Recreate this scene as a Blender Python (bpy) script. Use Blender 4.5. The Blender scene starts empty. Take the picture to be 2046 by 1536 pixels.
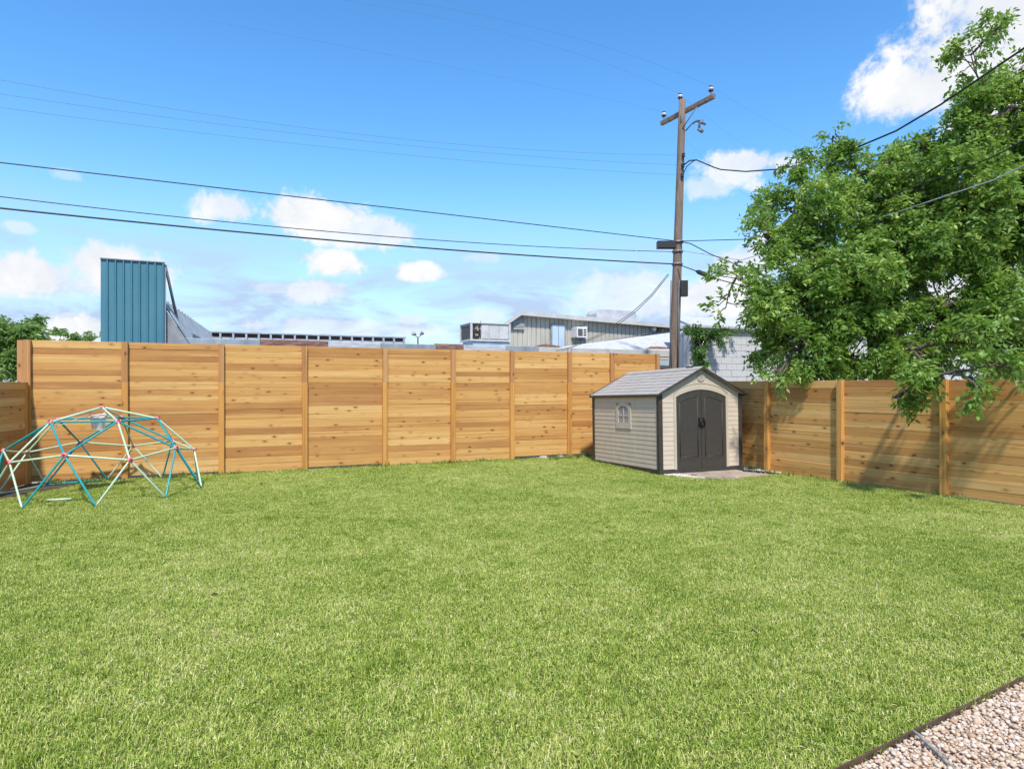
import bpy, math, random
import numpy as np
from mathutils import Vector, Matrix

random.seed(7)
RNG = np.random.default_rng(11)
scene = bpy.context.scene
COL = scene.collection
R = math.radians

# ------------------------------------------------------------------ camera
F_PX, CX_PX, HOR_PX, EYE = 1300.0, 1023.0, 769.0, 1.75     # photo pixels (2046 x 1536)
cam = bpy.data.cameras.new('camera')
cam.sensor_width = 36.0
cam.lens = 36.0 * F_PX / 2046.0
cam.clip_end = 3000.0
cam.shift_y = 1.0 / 2046.0
cam_o = bpy.data.objects.new('camera', cam)
cam_o.location = (0, 0, EYE)
cam_o.rotation_euler = (R(90), 0, 0)
COL.objects.link(cam_o)
scene.camera = cam_o

# ------------------------------------------------------------------ light
SUN_AZ_X, SUN_AZ_Y, SUN_EL = 0.10, -0.995, 54.0      # the sun stands high behind the camera
sl = bpy.data.lights.new('sun', 'SUN')
sl.energy = 2.4
sl.angle = R(3.0)
sl.color = (1.0, 0.955, 0.88)
sun = bpy.data.objects.new('sun', sl)
COL.objects.link(sun)
sun.location = (6, -10, 25)
sd = Vector((SUN_AZ_X * math.cos(R(SUN_EL)), SUN_AZ_Y * math.cos(R(SUN_EL)), math.sin(R(SUN_EL))))
sun.rotation_euler = sd.to_track_quat('Z', 'Y').to_euler()

scene.view_settings.view_transform = 'Standard'
scene.view_settings.look = 'None'
scene.view_settings.exposure = 1.1
scene.view_settings.gamma = 1.0
scene.view_settings.use_curve_mapping = False
scene.cycles.use_denoising = True
scene.cycles.max_bounces = 6
scene.cycles.transparent_max_bounces = 6
scene.cycles.caustics_reflective = False
scene.cycles.caustics_refractive = False


# ------------------------------------------------------------------ node helpers
class NT:
    def __init__(self, tree):
        self.t = tree

    def n(self, kind, ins=None, **props):
        nd = self.t.nodes.new(kind)
        for k, v in props.items():
            setattr(nd, k, v)
        for k, v in (ins or {}).items():
            s = nd.inputs[k]
            if hasattr(v, 'is_output'):
                self.t.links.new(v, s)
            else:
                s.default_value = v
        return nd

    def math(self, op, a, b=None, c=None, clamp=False):
        ins = {0: a}
        if b is not None: ins[1] = b
        if c is not None: ins[2] = c
        return self.n('ShaderNodeMath', ins, operation=op, use_clamp=clamp).outputs[0]

    def vmath(self, op, a, b=None):
        ins = {0: a}
        if b is not None: ins[1] = b
        return self.n('ShaderNodeVectorMath', ins, operation=op)

    def mix(self, f, a, b, blend='MIX'):
        nd = self.n('ShaderNodeMix', {0: f, 6: a, 7: b}, data_type='RGBA', blend_type=blend)
        return nd.outputs[2]

    def ramp(self, f, stops):
        nd = self.n('ShaderNodeValToRGB', {0: f})
        el = nd.color_ramp.elements
        while len(el) < len(stops): el.new(0.5)
        for e, (p, c) in zip(el, stops):
            e.position = p
            e.color = c if len(c) == 4 else (*c, 1)
        return nd.outputs[0]

    def noise(self, vec, scale, detail=4, rough=.55, dist=0.0):
        return self.n('ShaderNodeTexNoise', {'Vector': vec, 'Scale': scale, 'Detail': detail, 'Roughness': rough, 'Distortion': dist}).outputs[0]

    def sstep(self, v, lo, hi):
        return self.n('ShaderNodeMapRange', {0: v, 1: lo, 2: hi, 3: 0.0, 4: 1.0}, interpolation_type='SMOOTHSTEP').outputs[0]


def px_dir(px, py):
    az = math.atan2(px - CX_PX, F_PX)
    el = math.atan2(HOR_PX - py, math.hypot(F_PX, px - CX_PX))
    return az, el


# ------------------------------------------------------------------ world: sky and clouds
world = bpy.data.worlds.new('World')
scene.world = world
world.use_nodes = True
wt = world.node_tree
wt.nodes.clear()
W = NT(wt)
sky = W.n('ShaderNodeTexSky', sky_type='NISHITA', sun_disc=False, sun_elevation=R(SUN_EL),
          sun_rotation=math.atan2(SUN_AZ_X, SUN_AZ_Y), altitude=0.0, air_density=1.0, dust_density=0.1, ozone_density=3.0)
skyc = W.n('ShaderNodeHueSaturation', {'Hue': 0.499, 'Saturation': 1.26, 'Value': 1.0, 'Color': sky.outputs[0]}).outputs[0]
tc = W.n('ShaderNodeTexCoord').outputs['Generated']
sep = W.n('ShaderNodeSeparateXYZ', {0: tc})
az = W.math('ARCTAN2', sep.outputs[0], sep.outputs[1])
el = W.math('ARCSINE', sep.outputs[2])
ae = W.n('ShaderNodeCombineXYZ', {0: az, 1: el, 2: 0.0}).outputs[0]
nz1 = W.noise(tc, 13.0, 8, .62, .3)
nz2 = W.noise(tc, 46.0, 7, .65, .4)
nsum = W.math('ADD', W.math('MULTIPLY', W.math('SUBTRACT', nz1, .5), 2.3), W.math('MULTIPLY', W.math('SUBTRACT', nz2, .5), 1.0))
CLOUDS = [(1835, 175, 95, 50, 1), (1925, 110, 100, 75, 1), (2000, 30, 130, 90, 1), (2060, 150, 110, 130, 1), (1790, 185, 60, 26, .8),
          (1490, 333, 85, 30, .85), (1415, 372, 50, 22, .6), (455, 416, 62, 28, .9), (620, 428, 110, 38, 1), (735, 462, 110, 32, .85),
          (60, 548, 110, 38, 1), (215, 520, 88, 34, 1), (150, 565, 100, 20, .6), (668, 526, 52, 22, 1), (838, 543, 42, 18, .95), (630, 583, 78, 20, .75), (560, 578, 50, 14, .4),
          (815, 637, 42, 13, .7), (172, 657, 55, 24, 1), (955, 632, 50, 20, .5), (965, 515, 40, 14, .4), (1430, 590, 90, 50, .95), (1260, 590, 130, 40, .55),
          (1510, 520, 90, 40, .8), (1650, 640, 160, 60, .9), (1900, 640, 200, 90, .9), (40, 456, 22, 10, .5), (135, 350, 22, 10, .35), (700, 655, 180, 16, .45)]
cl = None
for (px, py, sx, sy, amp) in CLOUDS:
    a0, e0 = px_dir(px, py)
    d = W.vmath('MULTIPLY', W.vmath('SUBTRACT', ae, (a0, e0, 0)).outputs[0], (F_PX / sx * .80, F_PX / sy * .80, 0)).outputs[0]
    ln = W.vmath('LENGTH', d).outputs['Value']
    b = W.math('SUBTRACT', 1.0, ln)
    b = W.math('MULTIPLY', W.sstep(W.math('ADD', b, W.math('MULTIPLY', nsum, 1.0)), .0, .55), amp)
    cl = b if cl is None else W.math('MAXIMUM', cl, b)
# broken cumulus in the unseen rest of the sky, cover raised for fill light
front = W.sstep(W.math('ABSOLUTE', az), .66, .95)
over = W.sstep(el, .62, .8)
elsewhere = W.math('MAXIMUM', front, over)
gen = W.sstep(W.math('ADD', W.noise(tc, 4.0, 7, .6), 0.0), .50, .63)
cl = W.math('MAXIMUM', cl, W.math('MULTIPLY', gen, elsewhere))
# thin veil low in the sky
veil_n = W.noise(W.vmath('MULTIPLY', tc, (3.0, 3.0, 11.0)).outputs[0], 2.2, 6, .6, .6)
veil = W.math('MULTIPLY', W.sstep(veil_n, .36, .72), W.math('SUBTRACT', 1.0, W.sstep(el, .10, .30)))
veil = W.math('MULTIPLY', veil, .62)
veil = W.math('ADD', veil, W.math('MULTIPLY', W.math('SUBTRACT', 1.0, W.sstep(el, .02, .32)), .80), clamp=True)
bg_sky = W.n('ShaderNodeBackground', {'Color': skyc, 'Strength': 0.123})
shade = W.mix(W.sstep(nz1, .35, .7), (.80, .84, .90, 1), (1.0, .99, .98, 1))
bg_cl = W.n('ShaderNodeBackground', {'Color': shade, 'Strength': 0.49})
bg_ve = W.n('ShaderNodeBackground', {'Color': (.56, .73, 1.0, 1), 'Strength': 0.44})
m1 = W.n('ShaderNodeMixShader', {0: veil, 1: bg_sky.outputs[0], 2: bg_ve.outputs[0]})
m2 = W.n('ShaderNodeMixShader', {0: cl, 1: m1.outputs[0], 2: bg_cl.outputs[0]})
wo = W.n('ShaderNodeOutputWorld', {0: m2.outputs[0]})


# ------------------------------------------------------------------ materials
MATS = {}


def new_mat(name):
    m = bpy.data.materials.new(name)
    m.use_nodes = True
    t = m.node_tree
    t.nodes.clear()
    nt = NT(t)
    b = nt.n('ShaderNodeBsdfPrincipled')
    o = nt.n('ShaderNodeOutputMaterial', {0: b.outputs[0]})
    MATS[name] = m
    return m, nt, b, o


def set_in(nt, b, **kw):
    names = {'color': 'Base Color', 'rough': 'Roughness', 'metal': 'Metallic', 'spec': 'Specular IOR Level', 'normal': 'Normal', 'alpha': 'Alpha'}
    for k, v in kw.items():
        s = b.inputs[names[k]]
        if hasattr(v, 'is_output'):
            nt.t.links.new(v, s)
        else:
            s.default_value = v


def pm(name, c1, c2, scale=6.0, rough=.6, bump=0.0, stretch=(1, 1, 1), metal=0.0, detail=5, lo=.3, hi=.7, spec=.4, bscale=None, rnd=0.0):
    """two-tone noise material on object coordinates"""
    m, nt, b, o = new_mat(name)
    co = nt.n('ShaderNodeTexCoord').outputs['Object']
    v = nt.vmath('MULTIPLY', co, stretch).outputs[0]
    if rnd:
        oi = nt.n('ShaderNodeObjectInfo').outputs['Random']
        v = nt.vmath('ADD', v, nt.n('ShaderNodeCombineXYZ', {0: nt.math('MULTIPLY', oi, 37.0), 1: nt.math('MULTIPLY', oi, 11.0), 2: 0.0}).outputs[0]).outputs[0]
    f = nt.noise(v, scale, detail)
    c = nt.ramp(f, [(lo, c1), (hi, c2)])
    if rnd:
        c = nt.mix(1.0, c, nt.ramp(oi, [(0, (1 - rnd,) * 3), (1, (1, 1, 1))]), 'MULTIPLY')
    set_in(nt, b, color=c, rough=rough, metal=metal, spec=spec)
    if bump:
        bp = nt.n('ShaderNodeBump', {'Strength': bump, 'Distance': .01, 'Height': nt.noise(v, bscale or scale * 4, 4)})
        set_in(nt, b, normal=bp.outputs[0])
    return m


def wood(name, stops, knots=1.0, rough=.62, dark=1.0, axis=0):
    """sawn cedar: one tint per board, grain along the board, knots"""
    m, nt, b, o = new_mat(name)
    co = nt.n('ShaderNodeTexCoord').outputs['Object']
    rnd = nt.n('ShaderNodeObjectInfo').outputs['Random']
    r2 = nt.math('FRACT', nt.math('MULTIPLY', rnd, 7.31))
    r3 = nt.math('FRACT', nt.math('MULTIPLY', rnd, 23.7))
    off = nt.n('ShaderNodeCombineXYZ', {0: nt.math('MULTIPLY', rnd, 91.0), 1: nt.math('MULTIPLY', r2, 43.0), 2: nt.math('MULTIPLY', r3, 57.0)}).outputs[0]
    v = nt.vmath('ADD', co, off).outputs[0]
    st = [(.5, 6, 9), (9, 6, .5)][axis]
    g = nt.noise(nt.vmath('MULTIPLY', v, st).outputs[0], 3.2, 6, .6, .8)
    st2 = [(1.6, 40, 60), (60, 40, 1.6)][axis]
    fine = nt.noise(nt.vmath('MULTIPLY', v, st2).outputs[0], 2.0, 3, .6)
    st3 = [(.55, 2, 2.2), (2.2, 2, .55)][axis]
    broad = nt.noise(nt.vmath('MULTIPLY', v, st3).outputs[0], 1.3, 3, .5, .4)
    tint = nt.math('ADD', nt.math('MULTIPLY', r2, .66), nt.math('ADD', nt.math('MULTIPLY', broad, .42), nt.math('MULTIPLY', g, .22)))
    tint = nt.math('SUBTRACT', tint, .07)
    base = nt.ramp(tint, stops)
    base = nt.mix(nt.math('MULTIPLY', fine, .55), base, (.30, .13, .045, 1), 'MIX')
    # dark streaks
    stre = nt.sstep(nt.noise(nt.vmath('MULTIPLY', v, [(.35, 5, 14), (14, 5, .35)][axis]).outputs[0], 2.4, 4, .6), .60, .78)
    base = nt.mix(nt.math('MULTIPLY', stre, .6), base, (.19, .085, .032, 1))
    band = nt.noise(nt.vmath('MULTIPLY', v, [(.22, 3, 17), (17, 3, .22)][axis]).outputs[0], 1.7, 5, .62, .5)
    base = nt.mix(nt.math('MULTIPLY', nt.sstep(band, .50, .68), .62), base, (.34, .145, .042, 1))
    base = nt.mix(nt.math('MULTIPLY', nt.math('SUBTRACT', 1.0, nt.sstep(band, .30, .44)), .38), base, (.84, .57, .24, 1))
    if knots:
        st4 = [(4.2, 3.0, 9.0), (9.0, 3.0, 4.2)][axis]
        kv = nt.vmath('MULTIPLY', v, st4).outputs[0]
        vo = nt.n('ShaderNodeTexVoronoi', {'Vector': kv, 'Scale': 1.0, 'Randomness': 1.0}, feature='F1')
        has = nt.math('GREATER_THAN', nt.n('ShaderNodeSeparateColor', {0: vo.outputs['Color']}).outputs[0], 1.0 - .60 * knots)
        k = nt.math('SUBTRACT', 1.0, nt.sstep(vo.outputs['Distance'], .05, .20))
        halo = nt.math('SUBTRACT', 1.0, nt.sstep(vo.outputs['Distance'], .08, .42))
        base = nt.mix(nt.math('MULTIPLY', nt.math('MULTIPLY', halo, has), .40), base, (.28, .105, .03, 1))
        base = nt.mix(nt.math('MULTIPLY', nt.math('MULTIPLY', k, has), .85), base, (.075, .03, .012, 1))
    base = nt.mix(1.0, base, (dark, dark, dark, 1), 'MULTIPLY')
    bp = nt.n('ShaderNodeBump', {'Strength': .25, 'Distance': .004, 'Height': fine})
    set_in(nt, b, color=base, rough=rough, spec=.25, normal=bp.outputs[0])
    return m


CEDAR = [(.05, (.29, .125, .042)), (.30, (.485, .228, .068)), (.52, (.665, .355, .105)), (.78, (.775, .46, .152)), (1.0, (.845, .55, .22))]
M_board = wood('cedar_board', CEDAR)
M_post = wood('cedar_post', [(.1, (.56, .25, .05)), (.5, (.70, .345, .08)), (1.0, (.78, .43, .13))], knots=.5, axis=1)
M_post_d = wood('weathered_cedar_post', [(.1, (.36, .165, .06)), (.5, (.50, .25, .095)), (1.0, (.60, .335, .14))], knots=.5, axis=1)


def leaf_mat(name, lo, mid, hi, trans=.35):
    m, nt, b, o = new_mat(name)
    at = nt.n('ShaderNodeAttribute', attribute_name='tint').outputs['Fac']
    c = nt.ramp(at, [(0, lo), (.55, mid), (1, hi)])
    set_in(nt, b, color=c, rough=.42, spec=.45)
    tr = nt.n('ShaderNodeBsdfTranslucent', {'Color': nt.mix(.5, c, (.30, .42, .04, 1))})
    mx = nt.n('ShaderNodeMixShader', {0: trans, 1: b.outputs[0], 2: tr.outputs[0]})
    nt.t.links.new(mx.outputs[0], o.inputs[0])
    return m


M_leaf = leaf_mat('tree_leaf', (.09, .195, .03), (.23, .385, .07), (.46, .60, .14), .48)
M_leaf_far = leaf_mat('far_tree_leaf', (.12, .22, .05), (.24, .37, .10), (.36, .50, .16), .45)
M_ivy = leaf_mat('ivy_leaf', (.04, .12, .02), (.09, .22, .04), (.16, .32, .07))
M_weed = leaf_mat('weed_leaf', (.05, .11, .02), (.12, .22, .04), (.26, .32, .09))


def grass_mat():
    m, nt, b, o = new_mat('grass_blade')
    at = nt.n('ShaderNodeAttribute', attribute_name='tint').outputs['Fac']
    pos = nt.n('ShaderNodeNewGeometry').outputs['Position']
    n1 = nt.noise(pos, .55, 4, .6)
    n2 = nt.noise(pos, 2.6, 4, .6)
    n3 = nt.noise(pos, 11.0, 3, .6)
    patch = nt.math('ADD', nt.math('MULTIPLY', n1, .36), nt.math('ADD', nt.math('MULTIPLY', n2, .34), nt.math('MULTIPLY', n3, .30)))
    t = nt.math('ADD', nt.math('MULTIPLY', at, .75), nt.math('MULTIPLY', nt.math('SUBTRACT', patch, .5), 1.7))
    c = nt.ramp(nt.math('ADD', t, .06), [(.0, (.12, .215, .020)), (.26, (.27, .38, .047)), (.52, (.47, .535, .10)), (.78, (.68, .66, .235)), (1.0, (.86, .79, .46))])
    set_in(nt, b, color=c, rough=.5, spec=.3)
    tr = nt.n('ShaderNodeBsdfTranslucent', {'Color': c})
    mx = nt.n('ShaderNodeMixShader', {0: .28, 1: b.outputs[0], 2: tr.outputs[0]})
    nt.t.links.new(mx.outputs[0], o.inputs[0])
    return m


M_grass = grass_mat()
M_soil = pm('lawn_soil', (.06, .07, .015), (.16, .17, .045), 9, .95, .4)
M_dirt = pm('alley_dirt', (.20, .17, .13), (.33, .29, .23), 2.5, .95, .4)
M_mulch = pm('dark_mulch', (.035, .026, .018), (.14, .105, .075), 40, .95, .8)


def tint_mat(name, stops, rough=.8, bump=.3, spec=.3):
    m, nt, b, o = new_mat(name)
    at = nt.n('ShaderNodeAttribute', attribute_name='tint').outputs['Fac']
    co = nt.n('ShaderNodeTexCoord').outputs['Object']
    c = nt.ramp(at, stops)
    c = nt.mix(nt.math('MULTIPLY', nt.noise(co, 90, 4), .35), c, (.50, .34, .20, 1))
    set_in(nt, b, color=c, rough=rough, spec=spec)
    bp = nt.n('ShaderNodeBump', {'Strength': bump, 'Distance': .004, 'Height': nt.noise(co, 160, 4)})
    set_in(nt, b, normal=bp.outputs[0])
    return m


M_gravel = tint_mat('pink_gravel', [(0, (.28, .15, .07)), (.2, (.48, .32, .20)), (.6, (.60, .46, .34)), (1, (.74, .63, .53))])
M_white_gravel = tint_mat('white_gravel', [(0, (.38, .33, .28)), (.5, (.58, .53, .48)), (1, (.70, .67, .62))])
M_gravel_bed = pm('gravel_bed', (.30, .19, .13), (.55, .40, .31), 60, .95, .6)
M_steel_edge = pm('rusty_edging', (.075, .042, .028), (.14, .075, .05), 12, .7, .3)
M_stick = pm('dry_stick', (.16, .135, .11), (.42, .38, .33), 40, .85, .5, (1, 1, 1))
M_paver = pm('concrete_paver', (.36, .28, .21), (.50, .41, .33), 7, .9, .35, rnd=.2)
M_black_plastic = pm('black_plastic', (.02, .02, .02), (.04, .038, .035), 20, .5)
M_rubble = pm('concrete_rubble', (.26, .22, .20), (.60, .54, .50), 10, .95, .6)

M_shed_wall = pm('shed_wall_plastic', (.55, .45, .345), (.61, .505, .395), 5, .55, .06, bscale=160)
M_shed_trim = pm('shed_trim_plastic', (.47, .405, .305), (.52, .45, .34), 5, .55, .04, bscale=160)
M_shed_dark = pm('shed_dark_plastic', (.040, .034, .027), (.060, .052, .043), 9, .55, .10, bscale=180)
M_shed_door = pm('shed_door_plastic', (.043, .038, .032), (.058, .051, .043), 14, .55, .18, bscale=220)
M_shed_roof = pm('shed_roof_plastic', (.33, .30, .265), (.44, .40, .355), 3, .85, .12, (1, 4, 1), bscale=30, spec=.15)
M_shed_pane = pm('shed_pane', (.26, .29, .29), (.36, .39, .385), 3, .25)
M_vent = pm('shed_vent', (.40, .37, .30), (.46, .42, .35), 8, .6)
M_handle = pm('black_handle', (.012, .012, .013), (.025, .025, .025), 10, .35)

M_teal = pm('teal_paint', (.012, .30, .32), (.025, .39, .41), 6, .35, rnd=.15)
M_mint = pm('mint_paint', (.46, .64, .42), (.60, .74, .54), 6, .38, rnd=.15)
M_hub = pm('pink_hub', (.60, .16, .19), (.72, .28, .30), 12, .4)
M_hub_cap = pm('hub_cap', (.38, .015, .03), (.48, .03, .05), 12, .35)
M_board_white = leaf_mat('white_panel', (.70, .68, .67), (.72, .70, .69), (.74, .72, .71), .0)
M_board_white.node_tree.nodes['Mix Shader'].inputs[0].default_value = .6
M_board_white.node_tree.nodes['Translucent BSDF'].inputs['Color'].default_value = (.8, .78, .76, 1)
for l_ in list(M_board_white.node_tree.nodes['Translucent BSDF'].inputs['Color'].links): M_board_white.node_tree.links.remove(l_)
M_hoop = pm('white_hoop', (.66, .60, .56), (.78, .74, .70), 6, .45)
M_net = leaf_mat('net_cloth', (.74, .72, .70), (.76, .74, .72), (.78, .76, .74), .5)
for l_ in list(M_net.node_tree.nodes['Translucent BSDF'].inputs['Color'].links): M_net.node_tree.links.remove(l_)
M_net.node_tree.nodes['Translucent BSDF'].inputs['Color'].default_value = (.82, .80, .78, 1)

M_blue = pm('blue_metal', (.048, .175, .23), (.08, .225, .285), 2.2, .5, .05, (1, 1, .35), lo=.25, hi=.75)
M_galv = pm('galvanised_metal', (.20, .235, .26), (.37, .41, .44), 3, .5, .08, (1, 1, .3), metal=.1)
M_galv_l = pm('pale_flashing', (.36, .375, .40), (.58, .59, .62), 4, .55, .1, (1, 1, 3))
M_rust = pm('rusty_flashing', (.11, .045, .03), (.34, .20, .15), 5, .8, .25, (1, 1, 4))
M_dark_rust = pm('dark_rusty_cap', (.045, .025, .022), (.14, .07, .05), 5, .8, .2)
M_white_wall = pm('white_painted_wall', (.36, .365, .39), (.54, .54, .56), 2, .8, .1)
M_beige = pm('beige_metal_siding', (.40, .37, .30), (.52, .48, .395), 2.5, .55, .05, (2, 2, .4))
M_beige_trim = pm('beige_fascia', (.44, .425, .39), (.54, .52, .485), 3, .6)
M_whiteroof = pm('weathered_white_roof', (.36, .355, .35), (.54, .535, .53), 5, .8, .3, (1, 1, 1), lo=.28, hi=.5)
M_ltblue = pm('pale_blue_window', (.42, .52, .60), (.52, .62, .70), 2, .3)
M_grey_frame = pm('grey_frame', (.20, .21, .22), (.30, .31, .32), 5, .6)
M_white_plastic = pm('white_appliance', (.66, .65, .63), (.78, .77, .75), 6, .45)
M_ac_grey = pm('air_handler_metal', (.46, .45, .435), (.60, .59, .57), 4, .5)
M_dark_mesh = pm('dark_coil_mesh', (.045, .042, .036), (.15, .14, .12), 60, .8, .4)
M_coil_torn = pm('torn_coil', (.03, .022, .016), (.42, .37, .30), 16, .85, .6, (1, 1, .5), lo=.52, hi=.62)
M_curb = pm('blue_grey_curb', (.30, .38, .42), (.46, .54, .57), 5, .5)
M_pole = pm('weathered_pole', (.12, .085, .062), (.30, .22, .165), 4, .9, .6, (9, 9, .6), bscale=10, lo=.25, hi=.75)
M_arm = pm('weathered_crossarm', (.13, .095, .07), (.30, .235, .18), 5, .9, .5, (2, 2, 6))
M_porc = pm('porcelain', (.66, .66, .62), (.78, .78, .74), 6, .25)
M_porc_d = pm('brown_porcelain', (.035, .025, .02), (.07, .05, .04), 6, .25)
M_wire = pm('wire_black', (.012, .012, .013), (.03, .03, .03), 6, .55)
M_wire_g = pm('wire_grey', (.11, .12, .13), (.18, .19, .20), 6, .55)
M_iron = pm('pole_hardware', (.16, .16, .16), (.32, .31, .30), 9, .55, metal=.4)
M_bark = pm('tree_bark', (.05, .038, .028), (.17, .13, .10), 5, .95, .7, (5, 5, .8), bscale=12)
M_lampglass = pm('lamp_glass', (.45, .47, .48), (.62, .64, .65), 4, .2)


def cmu_mat():
    m, nt, b, o = new_mat('painted_block')
    co = nt.n('ShaderNodeTexCoord').outputs['Object']
    geo = nt.n('ShaderNodeNewGeometry').outputs['Position']
    v = nt.vmath('MULTIPLY', geo, (2.6, 2.6, .16)).outputs[0]
    st = nt.sstep(nt.noise(v, 1.6, 5, .6), .57, .72)
    blot = nt.noise(geo, 1.3, 5, .65)
    f = nt.math('MULTIPLY', st, nt.sstep(blot, .36, .6))
    c = nt.mix(nt.math('MULTIPLY', f, .85), (.55, .545, .53, 1), (.09, .085, .08, 1))
    c = nt.mix(nt.math('MULTIPLY', nt.sstep(nt.noise(geo, 9, 5), .5, .75), .3), c, (.40, .38, .35, 1))
    bp = nt.n('ShaderNodeBump', {'Strength': .3, 'Distance': .006, 'Height': nt.noise(geo, 50, 4)})
    set_in(nt, b, color=c, rough=.85, spec=.2, normal=bp.outputs[0])
    return m


M_cmu = cmu_mat()


# ------------------------------------------------------------------ mesh helpers
def np_mesh(name, V, Fq, mat, tint=None, smooth=False):
    me = bpy.data.meshes.new(name)
    V = np.asarray(V, np.float32)
    Fq = np.asarray(Fq, np.int32)
    k = Fq.shape[1]
    me.vertices.add(len(V))
    me.vertices.foreach_set('co', V.ravel())
    me.loops.add(Fq.size)
    me.loops.foreach_set('vertex_index', Fq.ravel())
    me.polygons.add(len(Fq))
    me.polygons.foreach_set('loop_start', np.arange(0, Fq.size, k, dtype=np.int32))
    if smooth:
        me.polygons.foreach_set('use_smooth', np.ones(len(Fq), bool))
    if tint is not None:
        a = me.attributes.new('tint', 'FLOAT', 'POINT')
        a.data.foreach_set('value', np.asarray(tint, np.float32))
    me.update(calc_edges=True)
    me.validate()
    if mat: me.materials.append(mat)
    return me


class MB:
    """collects boxes, tubes and prisms into ONE mesh"""

    def __init__(self):
        self.v, self.f, self.sm = [], [], []

    def add(self, vs, fs, smooth=False):
        o = len(self.v)
        self.v += [tuple(p) for p in vs]
        self.f += [tuple(i + o for i in f) for f in fs]
        self.sm += [smooth] * len(fs)
        return self

    def box(self, lo, hi, M=None):
        x0, y0, z0 = lo
        x1, y1, z1 = hi
        vs = [Vector(p) for p in ((x0, y0, z0), (x1, y0, z0), (x1, y1, z0), (x0, y1, z0), (x0, y0, z1), (x1, y0, z1), (x1, y1, z1), (x0, y1, z1))]
        if M: vs = [M @ p for p in vs]
        return self.add(vs, [(0, 3, 2, 1), (4, 5, 6, 7), (0, 1, 5, 4), (1, 2, 6, 5), (2, 3, 7, 6), (3, 0, 4, 7)])

    def cbox(self, lo, hi, c, axis=0, M=None):
        """box with its four long edges chamfered (long axis = axis)"""
        a = axis
        b, d = [i for i in range(3) if i != a]
        pr = [(lo[b] + c, lo[d]), (hi[b] - c, lo[d]), (hi[b], lo[d] + c), (hi[b], hi[d] - c), (hi[b] - c, hi[d]), (lo[b] + c, hi[d]), (lo[b], hi[d] - c), (lo[b], lo[d] + c)]
        vs = []
        for e in (lo[a], hi[a]):
            for (p, q) in pr:
                w = [0, 0, 0]
                w[a], w[b], w[d] = e, p, q
                vs.append(Vector(w))
        if M: vs = [M @ p for p in vs]
        fs = [(i, (i + 1) % 8, 8 + (i + 1) % 8, 8 + i) for i in range(8)] + [tuple(range(7, -1, -1)), tuple(range(8, 16))]
        if a == 1: fs = [tuple(reversed(f)) for f in fs]
        return self.add(vs, fs)

    def tube(self, pts, rad, n=8, caps=True, smooth=True):
        pts = [Vector(p) for p in pts]
        rs = rad if isinstance(rad, (list, tuple)) else [rad] * len(pts)
        vs, up = [], None
        for i, p in enumerate(pts):
            d = (pts[min(i + 1, len(pts) - 1)] - pts[max(i - 1, 0)])
            if d.length < 1e-9: d = Vector((0, 0, 1))
            d.normalize()
            if up is None:
                up = Vector((0, 0, 1)) if abs(d.z) < .9 else Vector((1, 0, 0))
            s = d.cross(up)
            if s.length < 1e-6: s = d.orthogonal()
            s.normalize()
            up = s.cross(d)
            for k in range(n):
                a = 2 * math.pi * k / n
                vs.append(p + (s * math.cos(a) + up * math.sin(a)) * rs[i])
        fs = []
        for i in range(len(pts) - 1):
            for k in range(n):
                fs.append((i * n + k, i * n + (k + 1) % n, (i + 1) * n + (k + 1) % n, (i + 1) * n + k))
        self.add(vs, fs, smooth)
        if caps:
            o = len(self.v) - len(vs)
            self.f += [tuple(o + k for k in range(n - 1, -1, -1)), tuple(o + (len(pts) - 1) * n + k for k in range(n))]
            self.sm += [False, False]
        return self

    def prism(self, poly, d):
        """polygon (list of 3-D points) swept along vector d"""
        n = len(poly)
        p = [Vector(q) for q in poly]
        d = Vector(d)
        vs = p + [q + d for q in p]
        fs = [tuple(range(n)), tuple(range(2 * n - 1, n - 1, -1))] + [(i, n + i, n + (i + 1) % n, (i + 1) % n) for i in range(n)]
        return self.add(vs, fs)

    def lathe(self, prof, c, n=12, axis=2):
        vs, fs = [], []
        for (r, h) in prof:
            for k in range(n):
                a = 2 * math.pi * k / n
                w = [r * math.cos(a), r * math.sin(a), h]
                if axis == 1: w = [w[0], h, w[1]]
                vs.append((c[0] + w[0], c[1] + w[1], c[2] + w[2]))
        for i in range(len(prof) - 1):
            for k in range(n):
                fs.append((i * n + k, i * n + (k + 1) % n, (i + 1) * n + (k + 1) % n, (i + 1) * n + k))
        fs += [tuple(range(n - 1, -1, -1)), tuple((len(prof) - 1) * n + k for k in range(n))]
        return self.add(vs, fs, True)

    def mesh(self, name, mat):
        me = bpy.data.meshes.new(name)
        me.from_pydata(self.v, [], self.f)
        me.polygons.foreach_set('use_smooth', self.sm)
        me.update()
        import bmesh
        bm = bmesh.new()
        bm.from_mesh(me)
        bmesh.ops.recalc_face_normals(bm, faces=bm.faces)
        bm.to_mesh(me)
        bm.free()
        me.materials.append(mat)
        return me

    def build(self, name, mat, parent=None, loc=None):
        return link(name, self.mesh(name, mat), parent, loc)


def link(name, me, parent=None, loc=None, rot=None):
    o = bpy.data.objects.new(name, me)
    COL.objects.link(o)
    if parent is not None: o.parent = parent
    if loc is not None: o.location = loc
    if rot is not None: o.rotation_euler = rot
    return o


def tag(o, label=None, cat=None, group=None, kind=None):
    if label: o['label'] = label
    if cat: o['category'] = cat
    if group: o['group'] = group
    if kind: o['kind'] = kind
    return o


def thing(name, label, cat, loc=(0, 0, 0), rz=0.0, group=None):
    o = bpy.data.objects.new(name, None)
    o.empty_display_size = .2
    COL.objects.link(o)
    o.location = loc
    o.rotation_euler = (0, 0, rz)
    return tag(o, label, cat, group)


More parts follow.
